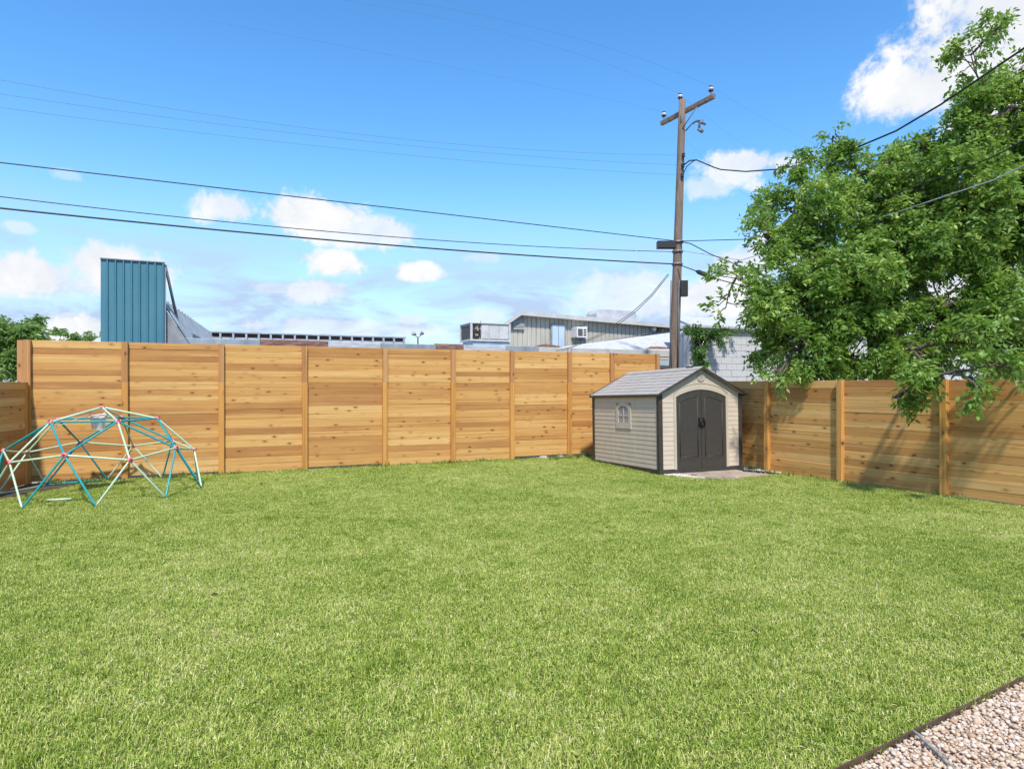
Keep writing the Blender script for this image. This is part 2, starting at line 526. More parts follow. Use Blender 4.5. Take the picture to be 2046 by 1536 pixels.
# the yard's own axes: U runs along the long back fence, V away from the house
UA = math.atan2(.3973, .9177)
U = Vector((math.cos(UA), math.sin(UA), 0))
Vv = Vector((-math.sin(UA), math.cos(UA), 0))


def onv(px, py, V):
    """where the sight line of a photo pixel meets the upright plane at distance V: (u, z)"""
    t = (px - CX_PX) / F_PX
    d = V / (Vv.x * t + Vv.y)
    return d * (U.x * t + U.y), EYE + (HOR_PX - py) / F_PX * d


def at(px, py, d):
    return Vector(((px - CX_PX) / F_PX * d, d, EYE + (HOR_PX - py) / F_PX * d))


def uv(u, v, z=0.0):
    return U * u + Vv * v + Vector((0, 0, z))


# ------------------------------------------------------------------ ground
g = MB()
g.add([(-400, -60, -.06), (400, -60, -.06), (400, 900, -.06), (-400, 900, -.06)], [(0, 1, 2, 3)])
tag(g.build('ground', M_dirt), kind='structure')

FENCE_V = 14.0
C_LEFT = Vector((-8.59, 11.535, 0))          # corner of the back fence and the left side fence
SIDE_DIR = Vector((.27, -1, 0)).normalized()
RIGHT = [Vector((3.76, 16.85, 0)), Vector((5.16, 13.13, 0)), Vector((6.02, 11.80, 0)), Vector((6.855, 10.26, 0)), Vector((7.69, 8.72, 0)), Vector((8.525, 7.18, 0))]
E0, ED = Vector((1.52, 2.966, 0)), Vector((.861, .508, 0)).normalized()     # steel edging line
EN = Vector((ED.y, -ED.x, 0))                                              # towards the gravel

lawn_poly = [C_LEFT + SIDE_DIR * 13, C_LEFT, uv(4.2, 14.0) * 1.0, RIGHT[0], RIGHT[1], RIGHT[5], E0 + ED * 7.9, E0 - ED * 6]
lp = [(p.x, p.y) for p in lawn_poly]
g = MB()
g.add([(x, y, .0) for (x, y) in lp], [tuple(range(len(lp)))])
tag(g.build('lawn_ground', M_soil), kind='structure')
g = MB()
a, b = E0 - ED * 6 + EN * .012, E0 + ED * 7.9 + EN * .012
g.add([a, b, b + EN * 6, a + EN * 6], [(3, 2, 1, 0)])
for i in range(len(g.v)): g.v[i] = (g.v[i][0], g.v[i][1], -.004)
tag(g.build('gravel_path', M_gravel_bed), kind='structure')

# steel edging
e = MB()
e.box((-6, -.004, -.05), (7.9, .004, .026))
o = e.build('steel_edging', M_steel_edge, None, E0)
o.rotation_euler = (0, 0, math.atan2(ED.y, ED.x))
tag(o, 'rusty brown steel edging strip between lawn and pink gravel', 'edging')


def in_poly(x, y, poly):
    c = False
    n = len(poly)
    for i in range(n):
        (x0, y0), (x1, y1) = poly[i], poly[i - 1]
        if (y0 > y) != (y1 > y) and x < (x1 - x0) * (y - y0) / (y1 - y0) + x0: c = not c
    return c


# ------------------------------------------------------------------ shed frame (needed for the keep-out zones)
SH_A = R(22.3)
SH_O = Vector((2.862, 12.57, .06))
SW, SD, SE, SP = 1.985, 2.573, 1.525, 2.03            # width, depth, eave and ridge heights above the floor
sx_, sy_ = Vector((math.cos(SH_A), math.sin(SH_A), 0)), Vector((-math.sin(SH_A), math.cos(SH_A), 0))


def sh(x, y, z=0.0):
    return SH_O + sx_ * x + sy_ * y + Vector((0, 0, z))


def flat(p): return (p.x, p.y)


shed_poly = [flat(sh(-.03, -.02)), flat(sh(SW + .03, -.02)), flat(sh(SW + .03, SD)), flat(sh(-.03, SD))]
pad_poly = [flat(sh(.02, .03)), flat(sh(.45, -.72)), flat(sh(1.0, -.95)), flat(sh(2.15, -.78)), flat(sh(2.62, -.55)), flat(sh(2.35, .3)), flat(sh(2.0, .3))]
bare = [(-6.98, 9.62, .22), (-6.55, 9.40, .16)]
mulch_poly = [flat(C_LEFT + Vector((.05, -.05, 0))), flat(C_LEFT + SIDE_DIR * 1.6), flat(C_LEFT + SIDE_DIR * 1.6 + Vector((.45, 0, 0))), flat(C_LEFT + U * 1.0 - Vv * .38), flat(C_LEFT + U * 1.9 - Vv * .08)]


def lawn_free(x, y):
    if not in_poly(x, y, lp): return False
    if in_poly(x, y, shed_poly) or in_poly(x, y, pad_poly) or in_poly(x, y, mulch_poly): return False
    return True


g = MB()
g.add([(x, y, .006) for (x, y) in mulch_poly], [tuple(range(len(mulch_poly)))])
tag(g.build('mulch_bed', M_mulch), kind='structure')


# ------------------------------------------------------------------ grass: blade tiles set out over the lawn
def blades(n, size, hmin, hmax, wmin, wmax):
    base = RNG.uniform(-size / 2, size / 2, (n, 2))
    ang = RNG.uniform(0, 2 * np.pi, n)
    h = RNG.uniform(hmin, hmax, n)
    lean = np.clip(RNG.normal(.85, .45, n), .05, 1.65)
    w = RNG.uniform(wmin, wmax, n)
    d = np.stack([np.cos(ang), np.sin(ang)], 1)
    s = np.stack([-d[:, 1], d[:, 0]], 1)
    tw = RNG.uniform(-.5, .5, n)
    V = np.zeros((n, 5, 3))
    l1 = h * .55
    mid = base + d * (np.sin(lean * .55) * l1)[:, None]
    zm = np.cos(lean * .55) * l1
    tip = mid + d * (np.sin(lean * 1.25) * h * .6)[:, None]
    zt = np.maximum(zm + np.cos(lean * 1.25) * h * .6, .004)
    V[:, 0, :2] = base - s * (w / 2)[:, None]
    V[:, 1, :2] = base + s * (w / 2)[:, None]
    V[:, 2, :2] = mid + s * (w / 2)[:, None]
    V[:, 3, :2] = mid - s * (w / 2)[:, None]
    V[:, 2, 2] = zm + tw * w
    V[:, 3, 2] = zm - tw * w
    V[:, 4, :2] = tip
    V[:, 4, 2] = zt
    t = np.clip(RNG.beta(1.5, 1.8, n), 0, 1)
    dry = RNG.random(n) < .13
    t[dry] = RNG.uniform(.85, 1.15, dry.sum())
    return V.reshape(-1, 3), np.repeat(t, 5)


def build_grass():
    verts, tints, tid, faces4, faces3 = [], [], [], [], []
    nv = 0
    for k in range(10):
        size = .4 if k < 6 else .1
        n = 3100 if k < 6 else 194
        V, t = blades(n, size * 1.04, .014, .036, .0028, .0056)
        m = len(V) // 5
        i = np.arange(m) * 5 + nv
        faces4.append(np.stack([i, i + 1, i + 2, i + 3], 1))
        faces3.append(np.stack([i + 3, i + 2, i + 4], 1))
        verts.append(V)
        tints.append(t)
        tid.append(np.full(len(V), k))
        nv += len(V)
    # anchors, on a grid that runs along the edging
    anc, pick, rot, scl = [], [], [], []
    px, py = np.array([ED.x, ED.y]), np.array([-EN.x, -EN.y])
    o0 = np.array([E0.x, E0.y]) + py * .2
    for i in range(-26, 36):
        for j in range(0, 48):
            c = o0 + px * (i * .4) + py * (j * .4)
            cs = [c + px * a + py * b for a in (-.2, 0, .2) for b in (-.2, 0, .2)]
            ins = [lawn_free(*q) for q in cs]
            if not any(ins): continue
            if all(ins) and not any((c[0] - bx) ** 2 + (c[1] - by) ** 2 < (br + .3) ** 2 for bx, by, br in bare):
                anc.append((c[0], c[1], 0)); pick.append(random.randrange(6)); rot.append(random.randrange(4) * math.pi / 2 + UAe); scl.append(random.uniform(.85, 1.2))
            else:
                for a in range(4):
                    for b in range(4):
                        q = c + px * ((a - 1.5) * .1) + py * ((b - 1.5) * .1)
                        if not lawn_free(*q): continue
                        thin = any((q[0] - bx) ** 2 + (q[1] - by) ** 2 < br ** 2 for bx, by, br in bare)
                        if thin and random.random() < .8: continue
                        anc.append((q[0], q[1], 0)); pick.append(6 + random.randrange(4)); rot.append(random.randrange(4) * math.pi / 2 + UAe); scl.append(random.uniform(.85, 1.25))
    # taller tufts here and there
    for _ in range(1500):
        q = (random.uniform(-8.5, 7), random.uniform(2, 16))
        if lawn_free(*q) and (Vector((q[0], q[1], 0)) - E0).dot(EN) < -.1:
            anc.append((q[0], q[1], 0)); pick.append(6 + random.randrange(4)); rot.append(random.uniform(0, 6.28)); scl.append(random.uniform(1.3, 1.9))
    V = np.concatenate(verts + [np.array(anc)])
    na = len(anc)
    me = bpy.data.meshes.new('lawn_grass')
    q4, q3 = np.concatenate(faces4), np.concatenate(faces3)
    me.vertices.add(len(V))
    me.vertices.foreach_set('co', V.astype(np.float32).ravel())
    loops = np.concatenate([q4.ravel(), q3.ravel()]).astype(np.int32)
    me.loops.add(len(loops))
    me.loops.foreach_set('vertex_index', loops)
    me.polygons.add(len(q4) + len(q3))
    ls = np.concatenate([np.arange(len(q4)) * 4, len(q4) * 4 + np.arange(len(q3)) * 3]).astype(np.int32)
    me.polygons.foreach_set('loop_start', ls)
    me.update(calc_edges=True)

    def attr(nm, typ, arr, dt):
        a = me.attributes.new(nm, typ, 'POINT')
        a.data.foreach_set('value', np.asarray(arr, dt))
    z = np.zeros(na)
    attr('tint', 'FLOAT', np.concatenate(tints + [z]), np.float32)
    attr('tile', 'INT', np.concatenate(tid + [z - 1]), np.int32)
    pad = np.zeros(nv)
    attr('pick', 'INT', np.concatenate([pad, pick]), np.int32)
    attr('turn', 'FLOAT', np.concatenate([pad, rot]), np.float32)
    attr('size', 'FLOAT', np.concatenate([pad, scl]), np.float32)
    me.materials.append(M_grass)
    ob = link('lawn_grass', me)
    ng = bpy.data.node_groups.new('lawn_tiles', 'GeometryNodeTree')
    ng.interface.new_socket('Geometry', in_out='INPUT', socket_type='NodeSocketGeometry')
    ng.interface.new_socket('Geometry', in_out='OUTPUT', socket_type='NodeSocketGeometry')
    T = NT(ng)
    gi = T.n('NodeGroupInput').outputs[0]
    at_t = T.n('GeometryNodeInputNamedAttribute', {'Name': 'tile'}, data_type='INT').outputs[0]

    def sepa(k):
        cmp = T.n('FunctionNodeCompare', {2: at_t, 3: k}, data_type='INT', operation='EQUAL').outputs[0]
        return T.n('GeometryNodeSeparateGeometry', {0: gi, 1: cmp}, domain='POINT').outputs[0]
    jn = T.n('GeometryNodeJoinGeometry')
    # links into a multi-input stack from the last upwards, so add them in reverse to keep the index order
    for k in range(9, -1, -1):
        ng.links.new(T.n('GeometryNodeGeometryToInstance', {0: sepa(k)}).outputs[0], jn.inputs[0])
    pts = T.n('GeometryNodeMeshToPoints', {0: sepa(-1)}).outputs[0]
    pk = T.n('GeometryNodeInputNamedAttribute', {'Name': 'pick'}, data_type='INT').outputs[0]
    tn = T.n('GeometryNodeInputNamedAttribute', {'Name': 'turn'}, data_type='FLOAT').outputs[0]
    sz = T.n('GeometryNodeInputNamedAttribute', {'Name': 'size'}, data_type='FLOAT').outputs[0]
    rv = T.n('ShaderNodeCombineXYZ', {2: tn}).outputs[0]
    sv = T.n('ShaderNodeCombineXYZ', {0: 1.0, 1: 1.0, 2: sz}).outputs[0]
    ip = T.n('GeometryNodeInstanceOnPoints', {'Points': pts, 'Instance': jn.outputs[0], 'Pick Instance': True, 'Instance Index': pk, 'Rotation': rv, 'Scale': sv})
    T.n('NodeGroupOutput', {0: ip.outputs[0]})
    md = ob.modifiers.new('tiles', 'NODES')
    md.node_group = ng
    tag(ob, 'short yellowish green lawn grass filling the yard', 'grass', kind='stuff')


UAe = math.atan2(ED.y, ED.x)
build_grass()


# ------------------------------------------------------------------ stones
def ico():
    t = (1 + 5 ** .5) / 2
    v = np.array([(-1, t, 0), (1, t, 0), (-1, -t, 0), (1, -t, 0), (0, -1, t), (0, 1, t), (0, -1, -t), (0, 1, -t), (t, 0, -1), (t, 0, 1), (-t, 0, -1), (-t, 0, 1)], float)
    v /= np.linalg.norm(v[0])
    f = np.array([(0, 11, 5), (0, 5, 1), (0, 1, 7), (0, 7, 10), (0, 10, 11), (1, 5, 9), (5, 11, 4), (11, 10, 2), (10, 7, 6), (7, 1, 8), (3, 9, 4), (3, 4, 2), (3, 2, 6), (3, 6, 8), (3, 8, 9), (4, 9, 5), (2, 4, 11), (6, 2, 10), (8, 6, 7), (9, 8, 1)])
    return v, f


def ico2():
    v, f = ico()
    v = list(map(tuple, v)); cache = {}; nf = []
    def mid(a, b):
        k = (min(a, b), max(a, b))
        if k not in cache:
            p = np.array(v[a]) + np.array(v[b]); p /= np.linalg.norm(p)
            v.append(tuple(p)); cache[k] = len(v) - 1
        return cache[k]
    for a, b, c in f:
        x, y, z = mid(a, b), mid(b, c), mid(c, a)
        nf += [(a, x, z), (b, y, x), (c, z, y), (x, y, z)]
    return np.array(v), np.array(nf)


def stones(P, rmin, rmax, mat, name, zspread, sub=False):
    iv, fi = ico2() if sub else ico()
    n, k = len(P), len(iv)
    r = rmin + (rmax - rmin) * RNG.random(n) ** 1.6
    sc = np.stack([r * RNG.uniform(.85, 1.35, n), r * RNG.uniform(.7, 1.0, n), r * RNG.uniform(.5, .8, n)], 1)
    jit = 1 + RNG.normal(0, .13 if not sub else .09, (n, k, 1))
    V = iv[None] * jit * sc[:, None, :]
    # flatten random sides a little so that they look broken
    a = RNG.uniform(0, 2 * np.pi, n)
    tl = RNG.normal(0, .35, n)
    c, s = np.cos(tl)[:, None], np.sin(tl)[:, None]
    y, z = V[:, :, 1] * c - V[:, :, 2] * s, V[:, :, 1] * s + V[:, :, 2] * c
    V[:, :, 1], V[:, :, 2] = y, z
    c, s = np.cos(a)[:, None], np.sin(a)[:, None]
    x, y = V[:, :, 0] * c - V[:, :, 1] * s, V[:, :, 0] * s + V[:, :, 1] * c
    V[:, :, 0], V[:, :, 1] = x, y
    V[:, :, :2] += P[:, None, :2]
    V[:, :, 2] += (P[:, 2] + r * .3 + RNG.uniform(0, zspread, n))[:, None]
    Fi = (fi[None] + (np.arange(n) * k)[:, None, None]).reshape(-1, 3)
    t = np.repeat(np.clip(RNG.normal(.62, .24, n), 0, 1), k)
    return link(name, np_mesh(name, V.reshape(-1, 3), Fi, mat, t, smooth=sub))


def scatter_strip(n, l0, l1, w0, w1):
    a = RNG.uniform(l0, l1, n)
    w = RNG.uniform(w0, w1, n)
    return np.stack([E0.x + ED.x * a + EN.x * w, E0.y + ED.y * a + EN.y * w, np.full(n, -.02)], 1)


def jgrid(l0, l1, w0, w1, step, z):
    la, wa = np.meshgrid(np.arange(l0, l1, step), np.arange(w0, w1, step))
    la = la.ravel() + RNG.uniform(-.5, .5, la.size) * step
    wa = np.maximum(wa.ravel() + RNG.uniform(-.5, .5, wa.size) * step, w0)
    return np.stack([E0.x + ED.x * la + EN.x * wa, E0.y + ED.y * la + EN.y * wa, np.full(la.size, z)], 1)


P = np.concatenate([jgrid(-.6, 4.6, .022, 1.9, .0178, -.006), jgrid(-.6, 4.6, .028, 1.9, .028, .006)])
o = stones(P, .0072, .0175, M_gravel, 'gravel', .006, sub=False)
tag(o, 'pinkish white crushed stone gravel beyond the steel edging', 'gravel', kind='stuff')

# dry stick on the gravel
s0 = at(1826, 1462, 1)
def gp(px, py, z=0.0):
    d = F_PX * (EYE - z) / (py - HOR_PX)
    return Vector(((px - CX_PX) / F_PX * d, d, z))
st = [gp(1824, 1459, .05), gp(1838, 1469, .045), gp(1856, 1487, .03), gp(1876, 1505, .025), gp(1892, 1522, .02), gp(1906, 1535, .012), gp(1922, 1556, .01)]
t = MB()
t.tube(st, [.007, .0085, .010, .0105, .010, .009, .006], 8)
o = t.build('stick', M_stick)
tag(o, 'grey dry stick lying on the pink gravel against the edging', 'stick')

# ------------------------------------------------------------------ fences
def fence(name, label, p0, p1s, heights, rows_low, rows_up, low_h, mat_b, mats_post, gaps=None, end_posts=(True, True), outward=1, post_w=.105, seed=1):
    """p0 = start, p1s = distances of the posts along the run; boards lie between the posts"""
    rr = random.Random(seed)
    d = (p1s[1] - p1s[0])
    base, ang = p0
    T = thing(name, label, 'fence', base, ang)
    top = heights
    for i in range(len(p1s) - 1):
        a, b = p1s[i] + post_w * .42, p1s[i + 1] - post_w * .42
        L = b - a
        z = gaps[i] if gaps else .02
        rows = []
        hs = [rr.uniform(.82, 1.18) for _ in range(rows_low)]
        s = (low_h - z) / sum(hs)
        for h in hs: rows.append((z, h * s)); z += h * s
        if rows_up:
            hs = [rr.uniform(.78, 1.22) for _ in range(rows_up)]
            s = (top - low_h) / sum(hs)
            for h in hs: rows.append((z, h * s)); z += h * s
        cache = {}
        for (z0, h) in rows:
            hk = round(h, 2)
            if hk not in cache:
                m = MB()
                m.cbox((-L / 2, -.009, -.5 * hk), (L / 2, .009, .5 * hk), .0035, 0)
                cache[hk] = m.mesh('board', mat_b)
            o = link('board', cache[hk], T, ((a + b) / 2, .030 + rr.uniform(-.004, .004), z0 + h / 2), (rr.gauss(0, .012), 0, rr.gauss(0, .0006)))
            o.scale = (1, 1, (h + .003) / hk)
    for i, s in enumerate(p1s):
        if not end_posts[1] and i == len(p1s) - 1: continue
        for (z0, z1, mt) in mats_post:
            m = MB()
            m.cbox((-post_w / 2, -.055, z0), (post_w / 2, .045, z1), .006, 2)
            m.build('post', mt, T, (s + rr.uniform(-.004, .004), 0, 0))
    return T


post_px = [55, 250, 442.7, 608.9, 769, 905, 1022.8, 1137.4, 1222, 1313]
us = [onv(p, 700, FENCE_V)[0] for p in post_px]
TOPZ = 2.545
LOWZ = 1.805
back = fence('tall_cedar_fence', 'tall back fence of horizontal cedar boards with a raised upper tier', (uv(us[0], FENCE_V), UA), [u - us[0] for u in us], TOPZ, 14, 6, LOWZ,
             M_board, [(-.05, LOWZ, M_post), (LOWZ + .002, TOPZ + .004, M_post_d)], gaps=[.03, .05, .02, .05, .02, .02, .065, .06, .05], seed=3)
# trim at the free left end of the raised tier
m = MB(); m.cbox((-.155, .0, LOWZ + .004), (-.065, .05, TOPZ - .002), .005, 2); m.build('end_trim', M_post_d, back)
m = MB(); m.cbox((-.0635, -.02, LOWZ + .004), (-.0545, .045, TOPZ + .001), .002, 2); m.build('end_trim', M_board, back)
right_len = [0]
# right fence in two straight runs
dR = (RIGHT[5] - RIGHT[1])
angR = math.atan2(dR.y, dR.x)
runs = [(RIGHT[i] - RIGHT[1]).length for i in range(1, 6)]
fence('right_cedar_fence', 'lower cedar board fence on the right under the big tree', (RIGHT[1], angR), runs, 1.83, 13, 0, 1.83, M_board, [(-.05, 1.838, M_post)], gaps=[.0, -.0, .03, .02], seed=5)
dQ = RIGHT[1] - RIGHT[0]
lenQ = dQ.length
fence('corner_cedar_fence', 'short cedar board fence run behind the plastic shed', (RIGHT[0], math.atan2(dQ.y, dQ.x)), [.12, lenQ * .34, lenQ * .68, lenQ - .10], 1.83, 13, 0, 1.83, M_board, [(-.05, 1.836, M_post)], seed=6, post_w=.09, end_posts=(True, False))
fence('left_cedar_fence', 'cedar board side fence at the left edge behind the climbing dome', (C_LEFT + SIDE_DIR * .13, math.atan2(SIDE_DIR.y, SIDE_DIR.x)), [0, 1.85, 3.7, 5.5], 1.80, 13, 0, 1.80, M_board, [(-.05, 1.80, M_post)], seed=8)

# rubble at the foot of the back fence
for (px, w, h, lab) in ((1079, .24, .085, 'longer chunk of broken concrete at the foot of the back fence'), (1120, .15, .08, 'small chunk of broken concrete by the fence next to the shed')):
    c = gp(px, 915, 0)
    iv, fi = ico2()
    V = iv * (1 + RNG.normal(0, .13, (len(iv), 1))) * np.array([w / 2, .07, h / 2])
    V[:, 2] += h * .42
    o = link('concrete_chunk', np_mesh('concrete_chunk', V, fi, M_rubble), None, uv(c.dot(U), FENCE_V - .16))
    o.rotation_euler = (0, 0, UA)
    tag(o, lab, 'rubble', 'broken concrete by the back fence')

# weeds along the fence feet
def weeds(name, pts, label):
    Vs, ts = [], []
    for (p, n, h) in pts:
        V, t = blades(n, .22, h * .4, h, .006, .014)
        V = V.reshape(-1, 5, 3); V[:, :, 0] += p[0]; V[:, :, 1] += p[1]
        Vs.append(V.reshape(-1, 3)); ts.append(np.clip(t * .9, 0, 1))
    V = np.concatenate(Vs); m = len(V) // 5
    i = np.arange(m) * 5
    F3 = np.concatenate([np.stack([i, i + 1, i + 2], 1), np.stack([i, i + 2, i + 3], 1), np.stack([i + 3, i + 2, i + 4], 1)])
    return tag(link(name, np_mesh(name, V, F3, M_weed, np.concatenate(ts))), label, 'weeds', kind='stuff')


wp = []
for k in range(70):
    u = random.uniform(us[0] + .8, us[-1] - 1.2)
    p = uv(u, FENCE_V - random.uniform(.06, .2)); wp.append((p, random.randint(8, 26), random.uniform(.06, .15)))
for k in range(16):
    p = uv(random.uniform(us[7] - .7, us[8] + .1), FENCE_V - random.uniform(.1, .5)); wp.append((p, 22, random.uniform(.12, .2)))
for k in range(26):
    q = RIGHT[1].lerp(RIGHT[4], random.random() ** 1.5); wp.append((q + Vector((-.16, -.1, 0)), random.randint(8, 24), random.uniform(.06, .14)))
for k in range(26):
    q = sh(2.2 + random.uniform(0, .55), random.uniform(-.35, .2)); wp.append((q, 26, random.uniform(.06, .13)))
for k in range(22):
    q = C_LEFT + U * random.uniform(.3, 2.6) - Vv * random.uniform(.12, .45); wp.append((q, 16, random.uniform(.06, .16)))
for k in range(18):
    q = sh(-.06, random.uniform(.9, SD)); wp.append((q, 18, random.uniform(.06, .11)))
weeds('fence_weeds', wp, 'taller weeds and grass tufts along the foot of the fences')

# ------------------------------------------------------------------ shed
shed = thing('garden_shed', 'beige plastic garden shed with dark double doors and grey gabled roof', 'shed', SH_O, SH_A)
shed.rotation_euler = (R(-1.5), 0, SH_A)
NC = 16
pitch = (SP - SE) / (SW / 2)


def siding(lo, hi, z0, z1, face, ymin=None, openings=()):
    """lap siding as a sawtooth sheet. face(s, dpt, z) gives a local point; openings = [(s0, s1, ztop)]"""
    m = MB()
    h = (SE - .05) / NC
    k = 0
    z = z0
    while z < z1 - 1e-6:
        zt = min(z + h, z1)
        segs = [(lo, hi)]
        for (a, b, oz0, oz1) in openings:
            if zt > oz0 and z < oz1 - .02:
                ns = []
                for (p, q) in segs:
                    if a > p: ns.append((p, min(a, q)))
                    if b < q: ns.append((max(b, p), q))
                segs = [x for x in ns if x[1] - x[0] > .01]
        for (p, q) in segs:
            vs = [face(p, .009, z), face(q, .009, z), face(q, .003, zt), face(p, .003, zt), face(p, 0, z), face(q, 0, z)]
            m.add(vs, [(0, 1, 2, 3), (4, 5, 1, 0)])
        z = zt
    return m


fr = lambda s, dp, z: (s, -dp, z)
DX0, DX1, DZ0, DZS, DZC = .385, 1.600, .035, 1.455, 1.60
siding(.05, DX0 - .055, .05, SE - .06, fr).build('front_siding', M_shed_wall, shed)
siding(DX1 + .055, SW - .05, .05, SE - .06, fr).build('front_siding', M_shed_wall, shed)
lf = lambda s, dp, z: (-dp, s, z)
WS0, WS1, WZ0, WZ1 = .98, 1.56, .80, 1.36
siding(.05, SD - .05, .05, SE - .005, lf, openings=[(WS0, WS1, WZ0, WZ1)]).build('side_siding', M_shed_wall, shed)
rt = lambda s, dp, z: (SW + dp, s, z)
siding(.05, SD - .05, .05, SE - .005, rt).build('side_siding', M_shed_wall, shed)
bk = lambda s, dp, z: (s, SD + dp, z)
siding(.05, SW - .05, .05, SE - .005, bk).build('back_siding', M_shed_wall, shed)
# core walls (solid body behind the sheets)
m = MB(); m.box((.02, .02, .0), (SW - .02, SD - .02, SE - .01)); m.build('wall_core', M_shed_wall, shed)
for s in (.33, .66):     # vertical panel seams on the long side
    m = MB(); m.box((-.0096, SD * s - .003, .06), (-.004, SD * s + .003, SE - .02)); m.build('panel_seam', M_shed_wall, shed)
# gable
gz = SE - .06
arch = [(DX0 + (DX1 - DX0) * i / 14, DZS + (DZC - DZS) * math.sin(math.pi * i / 14) ** .85 + .05) for i in range(15)]
gp_ = [(.03, gz), (DX0 - .055, gz)] + [(DX0 - .055, DZS)] + [(x, z) for x, z in arch] + [(DX1 + .055, DZS), (DX1 + .055, gz), (SW - .03, gz), (SW - .03, SE), (SW / 2, SP - .03), (.03, SE)]
m = MB(); m.prism([(x, -.008, z) for x, z in gp_], (0, .03, 0)); m.build('gable', M_shed_trim, shed)
m = MB(); m.prism([(.03, SD - .02, SE - .05), (SW - .03, SD - .02, SE - .05), (SW - .03, SD - .02, SE), (SW / 2, SD - .02, SP - .03), (.03, SD - .02, SE)], (0, .03, 0)); m.build('gable', M_shed_trim, shed)
# raised trim arch round the door
m = MB()
outer = [(DX0 - .055, .04)] + [(DX0 - .055, DZS + .02)] + [(x + (-.0 if 0 < i < 14 else 0), z + .015) for i, (x, z) in enumerate(arch)] + [(DX1 + .055, DZS + .02), (DX1 + .055, .04)]
inner = [(DX0, .04), (DX0, DZS)] + [(DX0 + (DX1 - DX0) * i / 14, DZS + (DZC - DZS) * math.sin(math.pi * i / 14) ** .85) for i in range(15)] + [(DX1, DZS), (DX1, .04)]
n = len(outer)
vs = [(x, -.019, z) for x, z in outer] + [(x, -.019, z) for x, z in inner] + [(x, .012, z) for x, z in outer] + [(x, .012, z) for x, z in inner]
fs = []
for i in range(n - 1):
    fs += [(i, i + 1, n + i + 1, n + i), (2 * n + i, 3 * n + i, 3 * n + i + 1, 2 * n + i + 1), (i, 2 * n + i, 2 * n + i + 1, i + 1), (n + i, n + i + 1, 3 * n + i + 1, 3 * n + i)]
m.add(vs, fs); m.build('door_surround', M_shed_trim, shed)
# raised ridge line over the arch
m = MB(); m.tube([(x, -.012, z + .075) for x, z in [(DX0 - .05, DZS - .02)] + arch[1:-1] + [(DX1 + .05, DZS - .02)]], .006, 6); m.build('arch_moulding', M_shed_trim, shed)
# doors
for s in (0, 1):
    x0, x1 = (DX0 + .004, (DX0 + DX1) / 2 - .006) if s == 0 else ((DX0 + DX1) / 2 + .006, DX1 - .004)

    def ztop(x): return DZS - .006 + (DZC - DZS) * math.sin(math.pi * min(max((x - DX0) / (DX1 - DX0), 0), 1)) ** .85
    xs = [x0 + (x1 - x0) * i / 10 for i in range(11)]
    d = MB(); d.prism([(x0, -.006, DZ0)] + [(x1, -.006, DZ0)] + [(x, -.006, ztop(x)) for x in reversed(xs)], (0, .03, 0))
    door = d.build('door', M_shed_door, shed)
    # raised border of the recessed panel
    bx0, bx1 = x0 + .085, x1 - .085
    xs = [bx0 + (bx1 - bx0) * i / 8 for i in range(9)]
    loop = [(bx0, .27)] + [(bx0, ztop(bx0) - .14)] + [(x, ztop(x) - .125) for x in xs[1:-1]] + [(bx1, ztop(bx1) - .14)] + [(bx1, .27), (bx0, .27)]
    d = MB()
    for (p, q) in zip(loop[:-1], loop[1:]):
        d.tube([(p[0], -.006, p[1]), (q[0], -.006, q[1])], .011, 6)
    d.build('panel_moulding', M_shed_door, door)
    d = MB(); d.box((bx0 + .0, -.011, .215), (bx1, -.0055, .26)); d.build('kick_rail', M_shed_door, door)
    hx = x1 - .045 if s == 0 else x0 + .045
    d = MB()
    d.box((hx - .028, -.018, .86), (hx + .028, -.006, 1.04))
    d.tube([(hx, -.018, .885), (hx, -.055, .90), (hx, -.06, .95), (hx, -.055, 1.0), (hx, -.018, 1.015)], .012, 8)
    d.build('handle', M_handle, door)
m = MB(); m.box(((DX0 + DX1) / 2 - .0055, -.012, DZ0), ((DX0 + DX1) / 2 + .0055, -.004, DZC - .006)); m.build('door_gap_seal', M_black_plastic, shed)
m = MB(); m.lathe([(.02, -.04), (.028, -.034), (.028, -.018), (.02, -.014)], ((DX0 + DX1) / 2, -.02, .90), 10, axis=1); m.build('padlock', M_handle, shed)
# corner trims, base
for (x, y) in ((0, 0), (SW, 0), (0, SD), (SW, SD)):
    m = MB(); m.cbox((x - .045 + (.022 if x == 0 else -.022), y - .045 + (.022 if y == 0 else -.022), .0), (x + .045 + (.022 if x == 0 else -.022), y + .045 + (.022 if y == 0 else -.022), SE - .012), .008, 2); m.build('corner_trim', M_shed_dark, shed)
m = MB(); m.box((-.03, -.035, -.06), (SW + .03, SD + .03, .035)); m.build('floor_base', M_shed_dark, shed)
# round louvred vent
m = MB(); m.lathe([(.088, -.012), (.088, -.024), (.074, -.026), (.072, -.014)], (SW / 2, 0, 1.845), 24, axis=1); v_o = m.build('gable_vent', M_shed_trim, shed)
m = MB(); m.lathe([(.0725, -.010), (.0725, -.0145)], (SW / 2, 0, 1.845), 20, axis=1); m.build('vent_back', M_vent, v_o)
for k in range(6):
    zz = 1.845 - .055 + k * .022
    w = math.sqrt(max(.07 ** 2 - (zz - 1.845) ** 2, .0004))
    m = MB(); m.add([(SW / 2 - w, -.0145, zz + .009), (SW / 2 + w, -.0145, zz + .009), (SW / 2 + w, -.025, zz - .006), (SW / 2 - w, -.025, zz - .006)], [(0, 1, 2, 3)]); m.build('louvre', M_vent, v_o)
